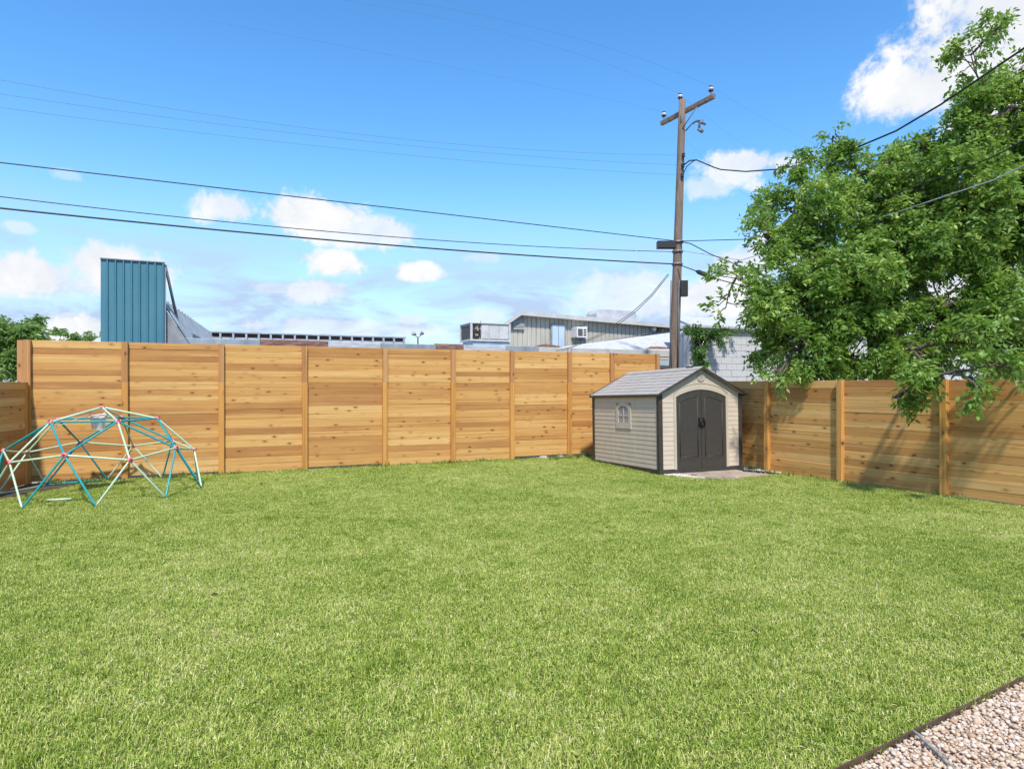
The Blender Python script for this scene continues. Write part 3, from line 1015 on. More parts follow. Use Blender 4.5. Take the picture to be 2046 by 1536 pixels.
# window on the long side
wf = MB()
wa = [(WS0 + (WS1 - WS0) * i / 10, WZ1 - .08 + .08 * math.sin(math.pi * i / 10)) for i in range(11)]
ia0, ia1, iz0 = WS0 + .09, WS1 - .09, WZ0 + .13
wi = [(ia0 + (ia1 - ia0) * i / 10, WZ1 - .135 + .05 * math.sin(math.pi * i / 10)) for i in range(11)]
outer = [(WS0, WZ0)] + wa + [(WS1, WZ0)]
inner = [(ia0, iz0)] + wi + [(ia1, iz0)]
n = len(outer)
vs = [(-.022, s, z) for s, z in outer] + [(-.022, s, z) for s, z in inner] + [(.0, s, z) for s, z in outer] + [(-.004, s, z) for s, z in inner]
fs = []
for i in range(n):
    j = (i + 1) % n
    fs += [(i, j, n + j, n + i), (i, 2 * n + i, 2 * n + j, j), (n + i, n + j, 3 * n + j, 3 * n + i)]
wf.add(vs, fs)
win = wf.build('window', M_shed_wall, shed)
wm, zm = (ia0 + ia1) / 2, iz0 + (WZ1 - .10 - iz0) * .45
for (a0, a1, b0, b1) in ((ia0 + .004, wm - .012, iz0 + .004, zm - .012), (wm + .012, ia1 - .004, iz0 + .004, zm - .012), (ia0 + .004, wm - .012, zm + .012, WZ1 - .12), (wm + .012, ia1 - .004, zm + .012, WZ1 - .12)):
    m = MB(); m.box((-.0075, a0, b0), (-.005, a1, b1)); m.build('pane', M_shed_pane, win)
m = MB(); m.box((-.017, wm - .012, iz0), (-.0045, wm + .012, WZ1 - .085)); m.box((-.0168, ia0, zm - .012), (-.0047, ia1, zm + .012)); m.build('mullion', M_shed_wall, win)
# roof: four moulded panels a side with stepped shingle courses, dark eave and verge trims
OV, OF = .055, .085
rl = math.hypot(SW / 2 + OV, (SW / 2 + OV) * pitch)
NCR = 8
for side in (-1, 1):
    ang = math.atan(pitch)
    cuts = [-OF, .55, 1.12, 1.85, SD + .05]
    for k in range(4):
        y0, y1 = cuts[k] + .002, cuts[k + 1] - .002
        m = MB()
        sag = (0, .004, .008, 0)[k]
        for c in range(NCR):
            t0, t1 = c / NCR, (c + 1) / NCR
            def rp(t, y, lift):
                x = SW / 2 + side * (SW / 2 + OV) * t
                z = SP + .012 - (SW / 2 + OV) * pitch * t + lift
                return (x, y, z)
            m.add([rp(t0, y0, .0), rp(t0, y1, .0), rp(t1, y1, .012), rp(t1, y0, .012), rp(t1, y1, -.012), rp(t1, y0, -.012), rp(t0, y0, -.024), rp(t0, y1, -.024)],
                  [(0, 1, 2, 3), (3, 2, 4, 5), (6, 5, 4, 7), (0, 3, 5, 6), (1, 7, 4, 2), (0, 6, 7, 1)])
        m.build('roof_panel', M_shed_roof, shed)
    # verge (front edge) and eave trims
    ex, ez = SW / 2 + side * (SW / 2 + OV), SP + .012 - (SW / 2 + OV) * pitch
    for yy in (-OF - .004, SD + .054):
        m = MB(); m.add([], [])
        w = .012
        P0, P1 = Vector((SW / 2, yy, SP + .022)), Vector((ex + side * .012, yy, ez + .018))
        m.prism([P0, P1, P1 + Vector((0, 0, -.040)), P0 + Vector((0, 0, -.042))], (0, -.016 if yy < 0 else .016, 0)); m.build('verge_trim', M_shed_dark, shed)
    m = MB(); m.cbox((ex - .012, -OF - .003, ez - .045), (ex + .012, SD + .053, ez - .002), .004, 1); m.build('eave_trim', M_shed_dark, shed)
m = MB(); m.prism([(SW / 2 - .10, -OF + .01, SP - .022), (SW / 2, -OF + .01, SP + .034), (SW / 2 + .10, -OF + .01, SP - .022)], (0, SD + .12, 0)); m.build('ridge_cap', M_shed_roof, shed)
m = MB(); m.box((SW / 2 - .035, .20, SP + .03), (SW / 2 + .03, .42, SP + .045)); m.build('ridge_vent', M_black_plastic, shed)

# pad: pavers, white gravel, edging
pad = MB(); pad.add([(x, y, .004) for x, y in pad_poly], [tuple(range(len(pad_poly)))])
tag(pad.build('shed_pad', M_gravel_bed), kind='structure')
pav = thing('paver_pad', 'small pad of beige concrete pavers in front of the shed doors', 'paving', sh(1.05, -.4, -.05), SH_A)
pm_ = {}
for r in range(4):
    for c in range(5):
        w, h = .268, .192
        x = -.62 + c * .274 + (.10 if r % 2 else 0)
        y = .25 - r * .198
        if c == 4 and r % 2: w = .17; x -= .05
        if (w, h) not in pm_:
            q = MB(); q.cbox((-w / 2, -h / 2, -.02), (w / 2, h / 2, .02), .004, 0); pm_[(w, h)] = q.mesh('paver', M_paver)
        link('paver', pm_[(w, h)], pav, (x + w / 2, y, .005 + random.uniform(-.004, .004)), (random.gauss(0, .008), random.gauss(0, .008), random.gauss(0, .008)))
P = []
while len(P) < 1500:
    p = sh(random.uniform(-.05, .60), random.uniform(-.86, .0)); q = (p.x, p.y)
    lx, ly = (p - SH_O).dot(sx_), (p - SH_O).dot(sy_)
    if in_poly(*q, pad_poly) and lx < .40 - ly * .14: P.append((p.x, p.y, .006))
o = stones(np.array(P), .012, .022, M_white_gravel, 'white_gravel', .012)
tag(o, 'white gravel patch at the left front corner of the shed', 'gravel', kind='stuff')
P = []
while len(P) < 1100:
    p = sh(random.uniform(1.72, 2.62), random.uniform(-.72, .25))
    lx, ly = (p - SH_O).dot(sx_), (p - SH_O).dot(sy_)
    if in_poly(p.x, p.y, pad_poly) and lx > 1.83 - ly * .42: P.append((p.x, p.y, .006))
o = stones(np.array(P), .012, .022, M_white_gravel, 'white_gravel', .012)
tag(o, 'white gravel strip between the paver pad and the right fence', 'gravel', kind='stuff')
m = MB(); m.tube([sh(1.80, .02, -.03), sh(1.93, -.25, -.03), sh(2.07, -.55, -.03), sh(2.15, -.76, -.03)], .016, 6)
tag(m.build('plastic_edging', M_black_plastic), 'black plastic edging between the pavers and the white gravel', 'edging')

# ------------------------------------------------------------------ climbing dome
DC, DR, DROT, DZS_ = Vector((-6.69, 10.62, 0)), 1.512, .511, .905


def dome_points():
    ap = Vector((0, 0, 1))
    r, zt = 2 / 5 ** .5, 1 / 5 ** .5
    top = [Vector((r * math.cos(2 * math.pi * k / 5), r * math.sin(2 * math.pi * k / 5), zt)) for k in range(5)]
    bot = [Vector((r * math.cos(2 * math.pi * (k + .5) / 5), r * math.sin(2 * math.pi * (k + .5) / 5), -zt)) for k in range(5)]
    r1 = [(ap + t).normalized() for t in top]
    mm = [(top[k] + top[(k + 1) % 5]).normalized() for k in range(5)]
    ba = []
    for k in range(5):
        ba.append((top[k] + bot[k]).normalized()); ba.append((top[k] + bot[k - 1]).normalized())
    rot = Matrix.Rotation(DROT, 3, 'Z')
    S = lambda p: Vector(((rot @ p).x * DR, (rot @ p).y * DR, p.z * DR * DZS_ + .02))
    return S(ap), [S(p) for p in r1], [S(p) for p in top], [S(p) for p in mm], [S(p) for p in ba]


ap, r1, tp, mm, ba = dome_points()
dome = thing('climbing_dome', 'geodesic climbing dome of teal and mint bars with pink hubs', 'climbing frame', DC)
struts = []
for k in range(5):
    n = (k + 1) % 5
    struts += [(ap, r1[k], 0), (r1[k], r1[n], 1), (r1[k], tp[k], 0), (r1[k], mm[k], 1), (r1[n], mm[k], 1), (tp[k], mm[k], 0), (mm[k], tp[n], 0),
               (tp[k], ba[2 * k], 0), (tp[k], ba[2 * k + 1], 0), (mm[k], ba[2 * k], 1), (mm[k], ba[(2 * n + 1) % 10], 1),
               (ba[2 * k], ba[2 * k + 1], 0), (ba[2 * k], ba[(2 * n + 1) % 10], 1)]
def on_ground_hidden(p, q):
    # the ground ring shows only beside the mulch; elsewhere the turf has closed over it
    return p.z < .1 and q.z < .1 and not (p.x + q.x < -1.5 and p.y + q.y > -.6)


for (p, q, c) in struts:
    if on_ground_hidden(p, q): continue
    d = (q - p); L = d.length; d.normalize()
    jt = Vector((random.uniform(-.004, .004), random.uniform(-.004, .004), 0))
    m = MB(); m.tube([p + jt, p + d * .05, q - d * .05, q + jt], [.009, .0150, .0150, .009], 8)
    m.build('bar', M_teal if c else M_mint, dome)
C0 = Vector((0, 0, .25))
for p in [ap] + r1 + tp + mm:
    nrm = (p - C0).normalized()
    q = nrm.to_track_quat('Z', 'Y').to_matrix().to_4x4(); q.translation = p
    m = MB(); m.lathe([(.018, -.020), (.037, -.016), (.042, -.004), (.042, .010), (.034, .022), (.016, .026)], (0, 0, 0), 14)
    m.v = [tuple(q @ Vector(v)) for v in m.v]
    h = m.build('hub', M_hub, dome)
    m = MB(); m.lathe([(.019, .027), (.019, .036), (.010, .040)], (0, 0, 0), 10)
    m.v = [tuple(q @ Vector(v)) for v in m.v]
    m.build('bolt_cap', M_hub_cap, h)
# backboard on the rear face and a hoop with a net
bi = (2, 3)
A, B_, Cc = ap, r1[bi[0]], r1[bi[1]]
cen = (A + B_ + Cc) / 3
nb = (B_ - A).cross(Cc - A).normalized()
if nb.z > 0: nb = -nb
pull = Vector((0, -.10, -.085))
m = MB(); m.prism([A + (cen - A) * .06 + nb * .03, B_ + (cen - B_) * .08 + nb * .03 + pull, Cc + (cen - Cc) * .08 + nb * .03 + pull], nb * .008)
bb = m.build('backboard', M_board_white, dome)
hc = at(196, 832, 10.72) - DC
TL = math.sin(R(13))
ring = MB(); ring.tube([hc + Vector((.125 * math.cos(a), .125 * math.sin(a), .125 * math.sin(a) * TL)) for a in [2 * math.pi * k / 24 for k in range(25)]], .011, 8, caps=False)
ring.tube([hc + Vector((-.0, .125, .03)), hc + Vector((.0, .20, .06))], .010, 6)
hoop = ring.build('hoop', M_hoop, dome)
m = MB()
NN = 20
prof = [(.124, 0), (.112, -.06), (.10, -.13), (.092, -.20), (.098, -.235)]
vs = [hc + Vector((r * (1 + .06 * math.sin(5 * a + 9 * h)) * math.cos(a), r * (1 + .06 * math.cos(4 * a)) * math.sin(a), h * .9 + r * math.sin(a) * TL * (1 + h * 3) + .022 * math.sin(3 * a) * (h < -.1))) for (r, h) in prof for a in [2 * math.pi * k / NN for k in range(NN)]]
m.add(vs, [(i * NN + k, i * NN + (k + 1) % NN, (i + 1) * NN + (k + 1) % NN, (i + 1) * NN + k) for i in range(len(prof) - 1) for k in range(NN)], True)
m.build('net', M_net, hoop)
# loose pale bar on the bare spot
m = MB(); m.tube([(-6.93, 9.70, .035), (-6.62, 9.78, .04)], .017, 8)
tag(m.build('loose_bar', M_mint), 'short pale bar lying on the bare spot inside the dome', 'bar')

# ------------------------------------------------------------------ low metal building behind the back fence
BV = 17.5
u0, _ = onv(330, 680, BV)
B0 = uv(u0, BV)
mb = thing('metal_building', 'low pale metal building with rusty roof edge behind the tall fence', 'building', B0, UA)


def bl(px, py, V):
    u, z = onv(px, py, V)
    return Vector((u - u0, V - BV, z))


u1 = onv(1372, 700, BV)[0] - u0
WT = 2.76
m = MB(); m.box((0, .0, 0), (u1, .16, WT)); m.build('wall', M_white_wall, mb)
m = MB(); m.box((0, .16, WT - .25), (u1, 9.8, WT - .12)); m.build('roof_deck', M_galv, mb)
edge = [(330, 520, M_galv, .0), (520, 655, M_rust, .012), (655, 760, M_galv_l, .0), (760, 870, M_galv, -.01), (870, 925, M_rust, .02), (925, 1010, M_galv_l, .0), (1010, 1075, M_galv, .015), (1075, 1345, M_beige_trim, .0)]
for (a, b, mt, lift) in edge:
    ua, ub = onv(a, 690, BV)[0] - u0, onv(b, 690, BV)[0] - u0
    m = MB(); m.cbox((ua + .004, -.05, WT - .10 + lift * .3), (ub - .004, .18, WT + .12 + lift), .012, 0); m.build('roof_edge', mt, mb)
    m = MB(); m.cbox((ua + .002, -.03, WT - .19), (ub - .002, -.004, WT - .102 + lift * .3), .006, 0); m.build('gutter', M_galv_l if mt is not M_beige_trim else M_beige_trim, mb)
# end of the wall to the right of the fence: strip window and dark band
ra, rb = onv(1322, 715, BV)[0] - u0, u1 - .03
for (z0, z1, mt, nm) in ((2.38, 2.56, M_curb, 'strip_window'), (2.16, 2.33, M_dark_rust, 'dark_band'), (1.9, 2.12, M_beige_trim, 'wall_band')):
    m = MB(); m.box((ra - 1.2, -.03, z0), (rb, -.003, z1)); m.build(nm, mt, mb)
# debris on the roof edge
m = MB(); m.prism([bl(1068, 693, BV + .3), bl(1090, 687, BV + .3), bl(1118, 691, BV + .3), bl(1118, 694, BV + .3)], (0, .4, 0)); m.build('lifted_flashing', M_rust, mb)

# blue corrugated end panel (false front)
def corrugated(u_a, u_b, z_a, z_b, pitch_, depth, flat_, M=None, thick=.02):
    m = MB()
    n = max(1, round((u_b - u_a) / pitch_))
    p = (u_b - u_a) / n
    prof = []
    for i in range(n):
        x = u_a + i * p
        prof += [(x, 0), (x + p * flat_, 0), (x + p * (flat_ + .10), -depth), (x + p * .90, -depth)]
    prof.append((u_b, 0))
    vs = [(x, y, z_a) for x, y in prof] + [(x, y, z_b) for x, y in prof] + [(x, thick, z_a) for x, y in prof] + [(x, thick, z_b) for x, y in prof]
    k = len(prof)
    fs = []
    for i in range(k - 1):
        fs += [(i, i + 1, k + i + 1, k + i), (2 * k + i, 3 * k + i, 3 * k + i + 1, 2 * k + i + 1), (k + i, k + i + 1, 3 * k + i + 1, 3 * k + i), (i, 2 * k + i, 2 * k + i + 1, i + 1)]
    fs += [(0, k, 3 * k, 2 * k), (k - 1, 3 * k - 1, 4 * k - 1, 2 * k - 1)]
    if M: vs = [tuple(M @ Vector(v)) for v in vs]
    m.add(vs, fs)
    return m


TV = 17.3
ta, tz = onv(201, 517, TV)
tb, tz2 = onv(328.5, 524, TV)
tower = thing('blue_metal_panel', 'tall turquoise corrugated metal end panel standing above the fence at left', 'facade panel', uv(ta, TV), UA)
tw, th = tb - ta, (tz + tz2) / 2
corrugated(0, tw, 0, th, tw / 8.2, .035, .66).build('corrugated_sheet', M_blue, tower)
m = MB(); m.box((-.01, -.042, th - .012), (tw + .01, .05, th + .010)); m.build('cap_flashing', M_grey_frame, tower)
m = MB(); m.box((tw - .012, .022, 0), (tw + .028, .10, th - .035)); m.build('edge_trim', M_galv, tower)
m = MB(); m.box((.0, .022, 0), (.05, .10, th - .035)); m.build('frame_post', M_dark_rust, tower)
b1 = bl(362, 672, BV + 1.6) + (B0 - uv(ta, TV)).x * Vector((0, 0, 0))
wloc = lambda p: Vector(((p - uv(ta, TV)).dot(U), (p - uv(ta, TV)).dot(Vv), p.z))
def uvp(px, py, V):
    u, z = onv(px, py, V); return uv(u, V, z)
m = MB(); m.tube([wloc(uvp(330, 530, TV + .06)), wloc(uvp(362, 674, TV + 1.3))], .035, 8); m.build('brace_pipe', M_iron, tower)

# mansard screen: runs back from the panel, then along the far roof edge
mo = uv(onv(333, 640, 18.0)[0], 18.0)
mend = at(420, 665, 25.2)
MA = math.atan2(-(mend.x - mo.x), mend.y - mo.y)
ms = thing('roof_screen', 'receding grey corrugated mansard screen right of the blue metal panel', 'roof screen', mo, MA)
LEN = math.hypot(mend.x - mo.x, mend.y - mo.y)
zt0 = EYE + (HOR_PX - 604) / F_PX * (mo.y)
NP = 18
for k in range(NP):
    v0_, v1_ = -.55 + (LEN + .55) * k / NP, -.55 + (LEN + .55) * (k + 1) / NP
    # inclined sheets leaning away from the viewer, three ribs each
    m = MB()
    lean = .65
    prof = []
    for r in range(3):
        a = v0_ + (v1_ - v0_) * r / 3; w = (v1_ - v0_) / 3
        prof += [(a, 0), (a + w * .6, 0), (a + w * .7, .04), (a + w * .9, .04)]
    prof.append((v1_ - .01, 0))
    kk = len(prof)
    vs = [(lean + y, a, 2.62) for a, y in prof] + [(y, a, zt0 - .06) for a, y in prof]
    vs += [(x - .015, y, z - .01) for (x, y, z) in vs]
    fs = []
    for i in range(kk - 1):
        fs += [(i, i + 1, kk + i + 1, kk + i), (2 * kk + i, 3 * kk + i, 3 * kk + i + 1, 2 * kk + i + 1)]
    m.add(vs, fs); m.build('mansard_sheet', M_galv, ms)
    m = MB(); m.box((-.04, v0_ - .02, zt0 - .2), (.05, v0_ + .02, zt0 + .02)); m.build('stud', M_galv, ms)
m = MB(); m.box((-.07, -.5, zt0 - .08), (-.045, LEN, zt0 + .015)); m.build('top_rail', M_dark_rust, ms)
m = MB(); m.prism([(-.05, -.56, zt0 - .05), (.64, -.56, 2.62), (-.05, -.56, 2.62)], (0, -.015, 0)); m.build('end_panel', M_grey_frame, ms)
m = MB(); m.box((.40, 1.0, 3.02), (.46, LEN, 3.10)); m.build('mid_rail', M_grey_frame, ms)
m = MB(); m.box((.15, .05, 2.62), (.75, 1.0, 2.82)); m.build('brick_sill', M_rust, ms)
FV = mend.dot(Vv)
mo = uv(onv(421, 664, FV)[0], FV)
wl = lambda p: Vector(((p - mo).dot(U), (p - mo).dot(Vv), p.z))
LEN = 0.0
ms = thing('stud_parapet', 'low parapet of open metal studs and dark header along the far roof edge', 'parapet', mo, UA)
ua_, zf = onv(421, 664, FV)
ub_, zf2 = onv(808, 674.5, FV)
zf = (zf + zf2) / 2
a0 = wl(uv(ua_, FV)).x
b0 = wl(uv(ub_, FV)).x
stud_px = [421, 440, 466, 492, 517, 541, 565, 589, 613, 636, 659, 681, 703, 724, 745, 766, 787, 807]
for i, p in enumerate(stud_px):
    x = wl(uvp(p, 670, FV)).x
    m = MB(); m.prism([(x - .035, -.25, 2.6), (x - .035, .04, 2.6), (x - .035, .04, zf - .02), (x - .035, -.05, zf - .02)], (.07, 0, 0))
    m.v = [(vx, vy + LEN, vz) for vx, vy, vz in m.v]
    m.build('stud', M_galv, ms)
    if i < len(stud_px) - 1:
        x2 = wl(uvp(stud_px[i + 1], 670, FV)).x
        m = MB(); m.box((x + .037, LEN + .05, 2.6), (x2 - .037, LEN + .07, zf - .17)); m.build('back_sheet', M_white_wall, ms)
        m = MB(); m.box((x + .037, LEN + .045, zf - .168), (x2 - .037, LEN + .075, zf - .022)); m.build('dark_header', M_dark_rust, ms)
m = MB(); m.box((a0 - .06, LEN - .06, zf - .02), (b0 + .05, LEN + .10, zf + .03)); m.build('top_rail', M_galv, ms)

# roof-top double floodlight
fu, fz = onv(835, 690, 19.5)
fl = thing('roof_floodlight', 'small double floodlight on a short rusty post above the back fence', 'floodlight', uv(fu, 19.5, WT - .15), UA)
def flp(px, py): 
    u, z = onv(px, py, 19.5); return Vector((u - fu, 0, z - (WT - .15)))
m = MB(); m.tube([(0, 0, -.02), flp(835, 674)], .022, 8); m.build('post', M_dark_rust, fl)
m = MB(); m.tube([flp(835, 674), flp(830, 671), flp(828.5, 668)], .012, 6); m.tube([flp(835, 674), flp(839, 672), flp(841, 669)], .012, 6); m.build('arm', M_iron, fl)
for (p, q) in ((flp(828.3, 667.5), Vector((-.09, -.03, .02))), (flp(842, 667), Vector((.10, -.03, .09)))):
    d = q.normalized()
    mtx = d.to_track_quat('Z', 'Y').to_matrix().to_4x4(); mtx.translation = p
    m = MB(); m.lathe([(.022, -.06), (.03, -.03), (.055, .02), (.060, .07)], (0, 0, 0), 12); m.v = [tuple(mtx @ Vector(v)) for v in m.v]
    hd = m.build('lamp_head', M_iron, fl)
    m = MB(); m.lathe([(.052, .066), (.030, .078)], (0, 0, 0), 12); m.v = [tuple(mtx @ Vector(v)) for v in m.v]
    m.build('lens', M_lampglass, hd)

# roof-top air handler
AV = 19.6
a_l, a_zt = onv(941.5, 645.5, AV)
a_r, _ = onv(1018, 647, AV)
_, a_zb = onv(941.5, 678.5, AV)
ac = thing('rooftop_air_handler', 'boxy grey roof-top air conditioning unit with torn coil side', 'air conditioner', uv(a_l, AV), UA)
w = a_r - a_l
# depth from where its far left edge shows
dep = 1.0
for k in range(60):
    p = uv(a_l, AV + dep); px = CX_PX + F_PX * p.x / p.y
    if px > 924.5: dep += .05
zt_, zb_ = a_zt, a_zb
m = MB(); m.box((.012, .012, zb_ + .012), (w - .012, dep - .012, zt_ - .012)); m.build('casing', M_ac_grey, ac)
m = MB(); m.box((-.012, .06, zb_ + .05), (.010, dep - .06, zt_ - .05)); m.build('coil_side', M_dark_mesh, ac)
m = MB(); m.box((.05, -.012, zb_ + .03), (w * .245, .010, zt_ - .03)); m.build('torn_coil', M_coil_torn, ac)
for (x, y) in ((0, 0), (0, dep), (w, 0)):
    m = MB(); m.box((x - .03, y - .03, zb_ + .004), (x + .03, y + .03, zt_ - .004)); m.build('corner_post', M_ac_grey, ac)
for (f0, f1) in ((.27, .45), (.47, .71), (.73, .97)):
    m = MB(); m.cbox((w * f0, -.016, zb_ + .05), (w * f1, .010, zt_ - .06), .006, 2); m.build('access_panel', M_ac_grey, ac)
m = MB(); m.box((-.035, -.035, zt_ - .003), (w + .03, dep + .03, zt_ + .02)); m.build('lid', M_ac_grey, ac)
m = MB(); m.box((-.03, -.03, zb_ - .03), (w + .03, dep + .03, zb_ + .002)); m.build('base_rail', M_white_plastic, ac)
m = MB(); m.prism([(.03, .03, zb_ - .031), (w - .0, .03, zb_ - .031), (w + .12, .03, WT - .1), (.18, .03, WT - .1)], (0, dep - .1, 0)); m.build('roof_curb', M_curb, ac)
m = MB(); m.tube([(w * .27, .1, zt_ + .018), (w * .27, .1, zt_ + .09)], .014, 6); m.build('stub_pipe', M_iron, ac)

# ------------------------------------------------------------------ beige gabled building
GV = 24.0
gb0 = uv(onv(1003, 690, GV)[0], GV)
gb = thing('beige_gabled_building', 'beige corrugated metal building with low gable roof beyond the fence', 'building', gb0, UA)
def gl(px, py, V=GV):
    u, z = onv(px, py, V)
    return Vector(((uv(u, V) - gb0).dot(U), V - GV, z))
pk, le, re_ = gl(1036, 629), gl(1005, 651), gl(1500, 672)
# ribbed gable wall
m = MB()
npan = 62
xs = [le.x + .05 + (re_.x - le.x - .1) * i / npan for i in range(npan + 1)]
def rooft(x):
    return le.z + (pk.z - le.z) * (x - le.x) / (pk.x - le.x) if x < pk.x else pk.z + (re_.z - pk.z) * (x - pk.x) / (re_.x - pk.x)
for i in range(npan):
    x0, x1 = xs[i], xs[i + 1]
    rb = x0 + (x1 - x0) * .82
    m.add([(x0, 0, 0), (rb, 0, 0), (rb, 0, rooft(rb)), (x0, 0, rooft(x0))], [(0, 1, 2, 3)])
    mid = (rb + x1) / 2
    m.add([(rb, 0, 0), (rb + .012, .035, 0), (x1 - .012, .035, 0), (x1, 0, 0), (rb, 0, rooft(rb)), (rb + .012, .035, rooft(rb)), (x1 - .012, .035, rooft(x1)), (x1, 0, rooft(x1))], [(0, 1, 5, 4), (1, 2, 6, 5), (2, 3, 7, 6)])
m.build('gable_wall', M_beige, gb)
m = MB(); m.prism([(le.x, .06, 0), (re_.x, .06, 0), (re_.x, .06, re_.z - .03), (pk.x, .06, pk.z - .03), (le.x, .06, le.z - .03)], (2.0, 4.6, 0)); m.build('side_walls', M_beige, gb)
pe, pf = gl(1001, 646.5), gl(1510, 664)
pp = gl(1035.5, 622.5)
for (a, b, nm) in ((pe, pp, 'roof_slope'), (pp, pf, 'roof_slope')):
    m = MB(); m.prism([a + Vector((0, -.30, 0)), b + Vector((0, -.30, 0)), b + Vector((0, -.30, -.17)), a + Vector((0, -.30, -.17))], (2.1, 4.9, 0)); m.build(nm, M_beige_trim, gb)
# louvred vent
m = MB(); c0, c1 = gl(1023, 659), gl(1047, 655)
pl = [gl(1023, 659), gl(1047, 656), gl(1047, 636), gl(1034, 636), gl(1023, 643)]
m.prism([p + Vector((0, -.06, 0)) for p in pl], (0, .055, 0)); lv = m.build('louvre_vent', M_grey_frame, gb)
for k in range(8):
    zz = pl[0].z + .03 + k * (pl[2].z - pl[0].z - .05) / 8
    xa = pl[0].x + .02 if k < 5 else pl[0].x + .02 + (k - 4) * .06
    m = MB(); m.add([(xa, -.065, zz + .035), (pl[1].x - .02, -.065, zz + .035), (pl[1].x - .02, -.10, zz), (xa, -.10, zz)], [(0, 1, 2, 3)]); m.build('louvre', M_beige_trim, lv)
# pale blue double window
wa_, wb_ = gl(1102, 690), gl(1126, 649)
wz0, wz1 = gl(1114, 692).z, gl(1114, 650).z
m = MB(); m.box((wa_.x - .06, -.07, wz0 - .05), (wb_.x + .06, -.005, wz1 + .06)); wn = m.build('window', M_grey_frame, gb)
wmid = (wa_.x + wb_.x) / 2
for (x0, x1) in ((wa_.x, wmid - .015), (wmid + .015, wb_.x)):
    m = MB(); m.box((x0, -.085, wz0), (x1, -.071, wz1)); m.build('pane', M_ltblue, wn)
# window air conditioner
x0, x1 = gl(1141, 665).x, gl(1161, 665).x
z0, z1 = gl(1150, 675.5).z, gl(1150, 655).z
wac = MB(); wac.cbox((x0, -.50, z0), (x1, -.004, z1), .02, 1); wo_ = wac.build('window_unit', M_white_plastic, gb)
m = MB(); m.box((x0 + .05, -.512, z0 + .06), (x0 + (x1 - x0) * .56, -.501, z1 - .08)); m.build('grille', M_dark_mesh, wo_)
for k in range(3):
    zz = z0 + .07 + k * (z1 - z0 - .12) / 3
    m = MB(); m.box((x0 + (x1 - x0) * .66, -.511, zz), (x0 + (x1 - x0) * .92, -.501, zz + .07)); m.build('side_vent', M_dark_mesh, wo_)
m = MB(); m.box((x1 + .0, -.25, z0 - .05), (x1 + .16, -.004, z1 + .06)); m.build('shim_panel', M_galv_l, wo_)
for dx in (.15, .32):
    m = MB(); m.tube([(x0 + dx, -.35, z0), (x0 + dx, -.30, z0 - .35)], .018, 6); m.build('support_leg', M_grey_frame, wo_)
# two exhaust hoods near the pole
for (px, mt) in ((1304, M_white_plastic), (1315, M_rust)):
    c = gl(px, 658)
    m = MB(); m.lathe([(.10, 0), (.11, -.05), (.10, -.16), (.05, -.2)], (c.x, 0, c.z), 10, axis=1)
    m.build('exhaust_hood', mt, gb)
# low curved roof vent
m = MB()
c = gl(1233, 640, GV + 3.0); hw = (gl(1273, 640, GV + 3).x - gl(1193, 640, GV + 3).x) / 2
zt_v = gl(1233, 619.5, GV + 3).z
m.prism([(c.x - hw, 3.0, c.z - .4), (c.x + hw, 3.0, c.z - .4), (c.x + hw, 3.0, zt_v - .22), (c.x + hw - .12, 3.0, zt_v - .02), (c.x + hw - .3, 3.0, zt_v), (c.x - hw + .3, 3.0, zt_v), (c.x - hw + .10, 3.0, zt_v - .03), (c.x - hw, 3.0, zt_v - .2)], (0, 1.0, 0))
m.build('roof_vent', M_white_wall, gb)
# conduit runs on the wall
m = MB(); m.tube([gl(1128, 694) + Vector((0, -.06, 0)), gl(1180, 686) + Vector((0, -.06, 0)), gl(1335, 660) + Vector((0, -.06, 0))], .018, 6); m.build('conduit', M_grey_frame, gb)

# white lean-to roof in front of it
lt0 = uv(onv(1072, 700, 18.4)[0], 18.4)
lt = thing('lean_to_roof', 'weathered white lean-to roof rising in front of the beige building', 'roof', lt0, UA)
def ll(px, py, V):
    u, z = onv(px, py, V); return Vector(((uv(u, V) - lt0).dot(U), V - 18.4, z))
q = [ll(1072, 699, 18.4), ll(1385, 700, 18.4), ll(1375, 660, 22.8), ll(1150, 691.5, 22.8)]
m = MB(); m.prism(q, (0, 0, -.08)); m.build('roof_sheet', M_whiteroof, lt)
n = 16
for i in range(1, n):
    t = i / n
    a, b = q[0].lerp(q[1], t), q[3].lerp(q[2], t)
    m = MB(); m.tube([a + Vector((0, 0, .012)), b + Vector((0, 0, .012))], .018, 5); m.build('seam', M_whiteroof, lt)
m = MB(); m.prism([ll(1290, 697, 18.6), ll(1318, 692.5, 18.6), ll(1345, 694, 18.6), ll(1345, 698, 18.6)], (0, .8, .06)); m.build('rusty_patch', M_rust, lt)
m = MB(); m.box((q[0].x, -.06, q[0].z - .20), (q[1].x, -.002, q[0].z - .03)); m.build('fascia', M_beige_trim, lt)
m = MB(); m.box((q[0].x, -.02, 0), (q[1].x, .04, q[0].z - .201)); m.build('support_wall', M_white_wall, lt)

